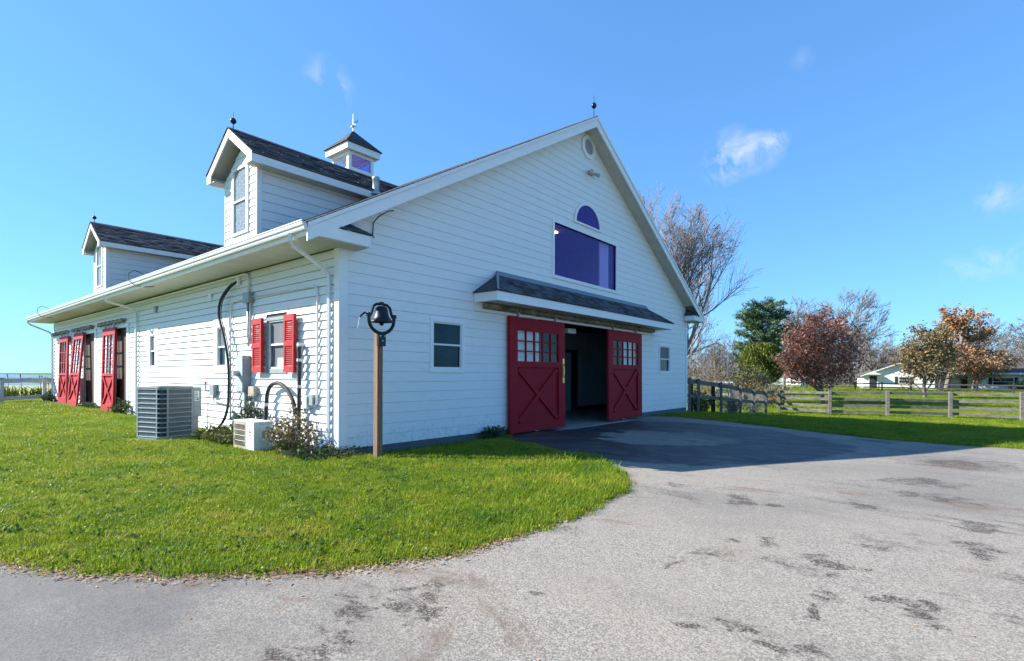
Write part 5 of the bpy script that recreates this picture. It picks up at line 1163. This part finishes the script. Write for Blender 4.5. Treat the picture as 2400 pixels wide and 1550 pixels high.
# ------------------------------------------------------------------ grass
def grassmat():
    m = bpy.data.materials.new('grass_blade'); m.use_nodes = True; nt = m.node_tree; N = nt.nodes; L = nt.links; b = N['Principled BSDF']; o = N['Material Output']; b.inputs['Roughness'].default_value = .4; b.inputs['Specular IOR Level'].default_value = .12
    g = N.new('ShaderNodeNewGeometry'); oi = N.new('ShaderNodeObjectInfo')
    n = N.new('ShaderNodeTexNoise'); n.inputs['Scale'].default_value = .8; n.inputs['Detail'].default_value = 8; n.inputs['Roughness'].default_value = .78; L.new(g.outputs['Position'], n.inputs[0])
    r = N.new('ShaderNodeValToRGB'); L.new(n.outputs['Fac'], r.inputs[0]); e = r.color_ramp.elements
    e[0].position = .34; e[0].color = (.075, .185, .018, 1); e[1].position = .68; e[1].color = (.37, .34, .05, 1); x = e.new(.52); x.color = (.215, .298, .015, 1)
    hs_ = N.new('ShaderNodeHueSaturation'); L.new(r.outputs[0], hs_.inputs['Color'])
    mr = N.new('ShaderNodeMapRange'); L.new(g.outputs['Random Per Island'], mr.inputs[0]); mr.inputs['To Min'].default_value = .6; mr.inputs['To Max'].default_value = 1.45; L.new(mr.outputs[0], hs_.inputs['Value'])
    # a few dry blades
    gt_ = N.new('ShaderNodeMath'); gt_.operation = 'GREATER_THAN'; gt_.inputs[1].default_value = .93; L.new(g.outputs['Random Per Island'], gt_.inputs[0])
    mx = N.new('ShaderNodeMixRGB'); L.new(gt_.outputs[0], mx.inputs[0]); L.new(hs_.outputs[0], mx.inputs[1]); mx.inputs[2].default_value = (.26, .23, .09, 1)
    L.new(mx.outputs[0], b.inputs['Base Color'])
    tr = N.new('ShaderNodeBsdfTranslucent'); L.new(mx.outputs[0], tr.inputs[0]); ms_ = N.new('ShaderNodeMixShader'); ms_.inputs[0].default_value = .45; L.new(b.outputs[0], ms_.inputs[1]); L.new(tr.outputs[0], ms_.inputs[2]); L.new(ms_.outputs[0], o.inputs['Surface'])
    return m
GM = grassmat()
def clump(seed, nbl, rad, hgt, wid, broad=0):
    rn = random.Random(seed); mb = MB()
    for i in range(nbl):
        a = rn.uniform(0, 6.28); rr = rad * 1.15 * rn.random() ** .6; p = Vector((rr * math.cos(a), rr * math.sin(a), -.005)); h = hgt * rn.uniform(.5, 1.15); a2 = rn.uniform(0, 6.28); bend = h * rn.uniform(.15, .8); d = Vector((math.cos(a2), math.sin(a2), 0)); w = Vector((-d.y, d.x, 0)) * wid * rn.uniform(.7, 1.3)
        m_ = p + d * bend * .35 + Vector((0, 0, h * .62)); t = p + d * bend + Vector((0, 0, h))
        mb.poly([p - w, p + w, m_ + w * .8, m_ - w * .8]); mb.poly([m_ - w * .8, m_ + w * .8, t])
    for i in range(broad):
        a = rn.uniform(0, 6.28); rr = rad * rn.random(); p = Vector((rr * math.cos(a), rr * math.sin(a), hgt * rn.uniform(.25, .7))); leafquad(mb, rn, p, .022, 1.3, Vector((rn.gauss(0, 1), rn.gauss(0, 1), rn.gauss(0, .25))).normalized())
    me_ = bpy.data.meshes.new('grass_tuft'); me_.from_pydata(mb.v, [], mb.f); me_.materials.append(GM); return me_
tufts = bpy.data.collections.new('grass_tufts')
for i, (nb_, rad, hg, wd_, br_) in enumerate(((26, .08, .058, .0030, 2), (24, .085, .050, .0034, 8), (30, .075, .082, .0028, 0), (22, .095, .045, .0036, 12))):
    tufts.objects.link(bpy.data.objects.new('grass_tuft', clump(300 + i, nb_, rad, hg, wd_, br_)))
pts = []; scl = []
rn = random.Random(17)
HEAD = R(39.33)
def visible(x, y, m=1.08):
    dx, dy = x - CAM.x, y - CAM.y; a = dx * math.cos(HEAD) + dy * math.sin(HEAD); b_ = dx * math.sin(HEAD) - dy * math.cos(HEAD); return a > .5 and abs(b_) < a * 1.0 * m + .6, a
FENCE_SEG = 26.5
def add(n, d0, d1, s0, s1):
    for _ in range(n):
        # uniform over the visible wedge by area
        a = math.sqrt(rn.uniform(d0 * d0, d1 * d1)); b_ = rn.uniform(-1.02, 1.02) * a
        x = CAM.x + a * math.cos(HEAD) + b_ * math.sin(HEAD); y = CAM.y + a * math.sin(HEAD) - b_ * math.cos(HEAD)
        if -.02 < x < 18.03 and 0 < y < LEN: continue
        if x > .2 and y > LEN: continue
        if y > 37.5: continue
        wv = .06 * math.sin(x * 9 + y * 4) + .04 * math.sin(y * 17 - x * 11) + .03 * math.sin(x * 31 + 2) if x < 5 else 0
        if inpoly(x + wv, y + wv, DRIVE): continue
        if -2.0 < x < -.55 and 4.9 < y < 6.05: continue
        hy = smooth(0, 1, (x + 3) / 4.2) * smooth(-2.8, -4.4, y) if x < 4 else 0
        pts.append((x, y, gh(x, y))); scl.append(rn.uniform(s0, s1) * (1 + .75 * hy))
add(26000, 3.6, 8.5, .7, 1.15); add(42000, 8.5, 16, .8, 1.4); add(42000, 16, 32, 1.0, 1.9); add(36000, 32, 62, 1.6, 3.0); add(12000, 62, 100, 2.6, 4.2)
# denser fringe along the driveway edge
for p, q in list(zip(DRIVE[4:26], DRIVE[5:27])) + list(zip(DRIVE[27:36], DRIVE[28:37])):
    L_e = math.hypot(q[0] - p[0], q[1] - p[1])
    for i in range(int(L_e * 95)):
        t = rn.random(); x = p[0] + (q[0] - p[0]) * t; y = p[1] + (q[1] - p[1]) * t; nx, ny = -(q[1] - p[1]) / L_e, (q[0] - p[0]) / L_e; o_ = abs(rn.gauss(0, .12)) - .03 * rn.random() + .05 * math.sin(x * 9 + y * 4) + .035 * math.sin(y * 17 - x * 11)
        pts.append((x + nx * o_, y + ny * o_, gh(x, y))); scl.append(rn.uniform(.7, 1.35))
me = bpy.data.meshes.new('grass'); me.from_pydata(pts, [], [])
at = me.attributes.new('size', 'FLOAT', 'POINT'); at.data.foreach_set('value', scl)
go = bpy.data.objects.new('grass', me); COL.objects.link(go); go['kind'] = 'stuff'; go['label'] = 'short mown green lawn with clover and dry patches'; go['category'] = 'grass'
ng = bpy.data.node_groups.new('scatter_grass', 'GeometryNodeTree'); ng.interface.new_socket('Geometry', in_out='INPUT', socket_type='NodeSocketGeometry'); ng.interface.new_socket('Geometry', in_out='OUTPUT', socket_type='NodeSocketGeometry')
gi = ng.nodes.new('NodeGroupInput'); gout = ng.nodes.new('NodeGroupOutput'); ip = ng.nodes.new('GeometryNodeInstanceOnPoints'); ci = ng.nodes.new('GeometryNodeCollectionInfo'); ci.inputs['Collection'].default_value = tufts; ci.inputs['Separate Children'].default_value = True; ci.inputs['Reset Children'].default_value = True
ip.inputs['Pick Instance'].default_value = True
rv = ng.nodes.new('FunctionNodeRandomValue'); rv.data_type = 'FLOAT_VECTOR'; rv.inputs[0].default_value = (-.12, -.12, 0); rv.inputs[1].default_value = (.12, .12, 6.283)
na = ng.nodes.new('GeometryNodeInputNamedAttribute'); na.data_type = 'FLOAT'; na.inputs[0].default_value = 'size'
ng.links.new(gi.outputs[0], ip.inputs['Points']); ng.links.new(ci.outputs[0], ip.inputs['Instance']); ng.links.new(rv.outputs[0], ip.inputs['Rotation']); ng.links.new(na.outputs[0], ip.inputs['Scale']); ng.links.new(ip.outputs[0], gout.inputs[0])
mod = go.modifiers.new('scatter', 'NODES'); mod.node_group = ng
bw = MB(); rn = random.Random(29)
for i in range(900):
    a = rn.uniform(4.0, 12); b_ = rn.uniform(-1.0, .35) * a; x = CAM.x + a * math.cos(HEAD) + b_ * math.sin(HEAD); y = CAM.y + a * math.sin(HEAD) - b_ * math.cos(HEAD)
    if inpoly(x, y, DRIVE) or (x > -.1 and y > -.05) or math.sin(x * 1.7 + 1) * math.sin(y * 1.3 + 2) < -.25: continue
    for k_ in range(rn.randint(3, 7)):
        u = Vector((rn.gauss(0, 1), rn.gauss(0, 1), rn.uniform(.1, .6))).normalized(); leafquad(bw, rn, Vector((x, y, gh(x, y) + rn.uniform(.02, .05))) + u * .03, rn.uniform(.018, .04), 1.7, u)
o = bw.build('lawn_weeds', 'leaf_weed'); o['kind'] = 'stuff'; o['label'] = 'dark broad leaved weeds scattered through the near lawn'; o['category'] = 'weeds'
# straw and leaf litter along the lawn edge and on the drive
lt_ = MB(); rn = random.Random(23)
for p, q in zip(DRIVE[3:20], DRIVE[4:21]):
    L_e = math.hypot(q[0] - p[0], q[1] - p[1]); nx, ny = -(q[1] - p[1]) / L_e, (q[0] - p[0]) / L_e
    for i in range(int(L_e * (620 if p[0] < -2 else 260))):
        t = rn.random(); o_ = rn.gauss(-.05, .09 if p[0] < -2.4 else .05); x = p[0] + (q[0] - p[0]) * t + nx * o_; y = p[1] + (q[1] - p[1]) * t + ny * o_
        a = rn.uniform(0, 6.28); u = Vector((math.cos(a), math.sin(a), rn.gauss(0, .15))).normalized(); l = rn.uniform(.015, .06); w = Vector((-u.y, u.x, rn.gauss(0, .3))) * rn.uniform(.003, .009); c = Vector((x, y, gh(x, y) + .02 + rn.random() * .012))
        lt_.poly([c - u * l / 2 - w * .3, c - w, c + u * l / 2, c + w])
for i in range(520):
    x, y = rn.uniform(-5, 12), rn.uniform(-12, -4)
    if not inpoly(x, y, DRIVE): continue
    a = rn.uniform(0, 6.28); u = Vector((math.cos(a), math.sin(a), 0)); l = rn.uniform(.01, .035); w = Vector((-u.y, u.x, .2)) * rn.uniform(.002, .009); c = Vector((x, y, gh(x, y) + .021)); lt_.poly([c - u * l / 2, c - w, c + u * l / 2, c + w])
o = lt_.build('leaf_litter', 'straw'); o['kind'] = 'stuff'; o['label'] = 'straw and brown leaf litter along the lawn edge of the drive'; o['category'] = 'litter'
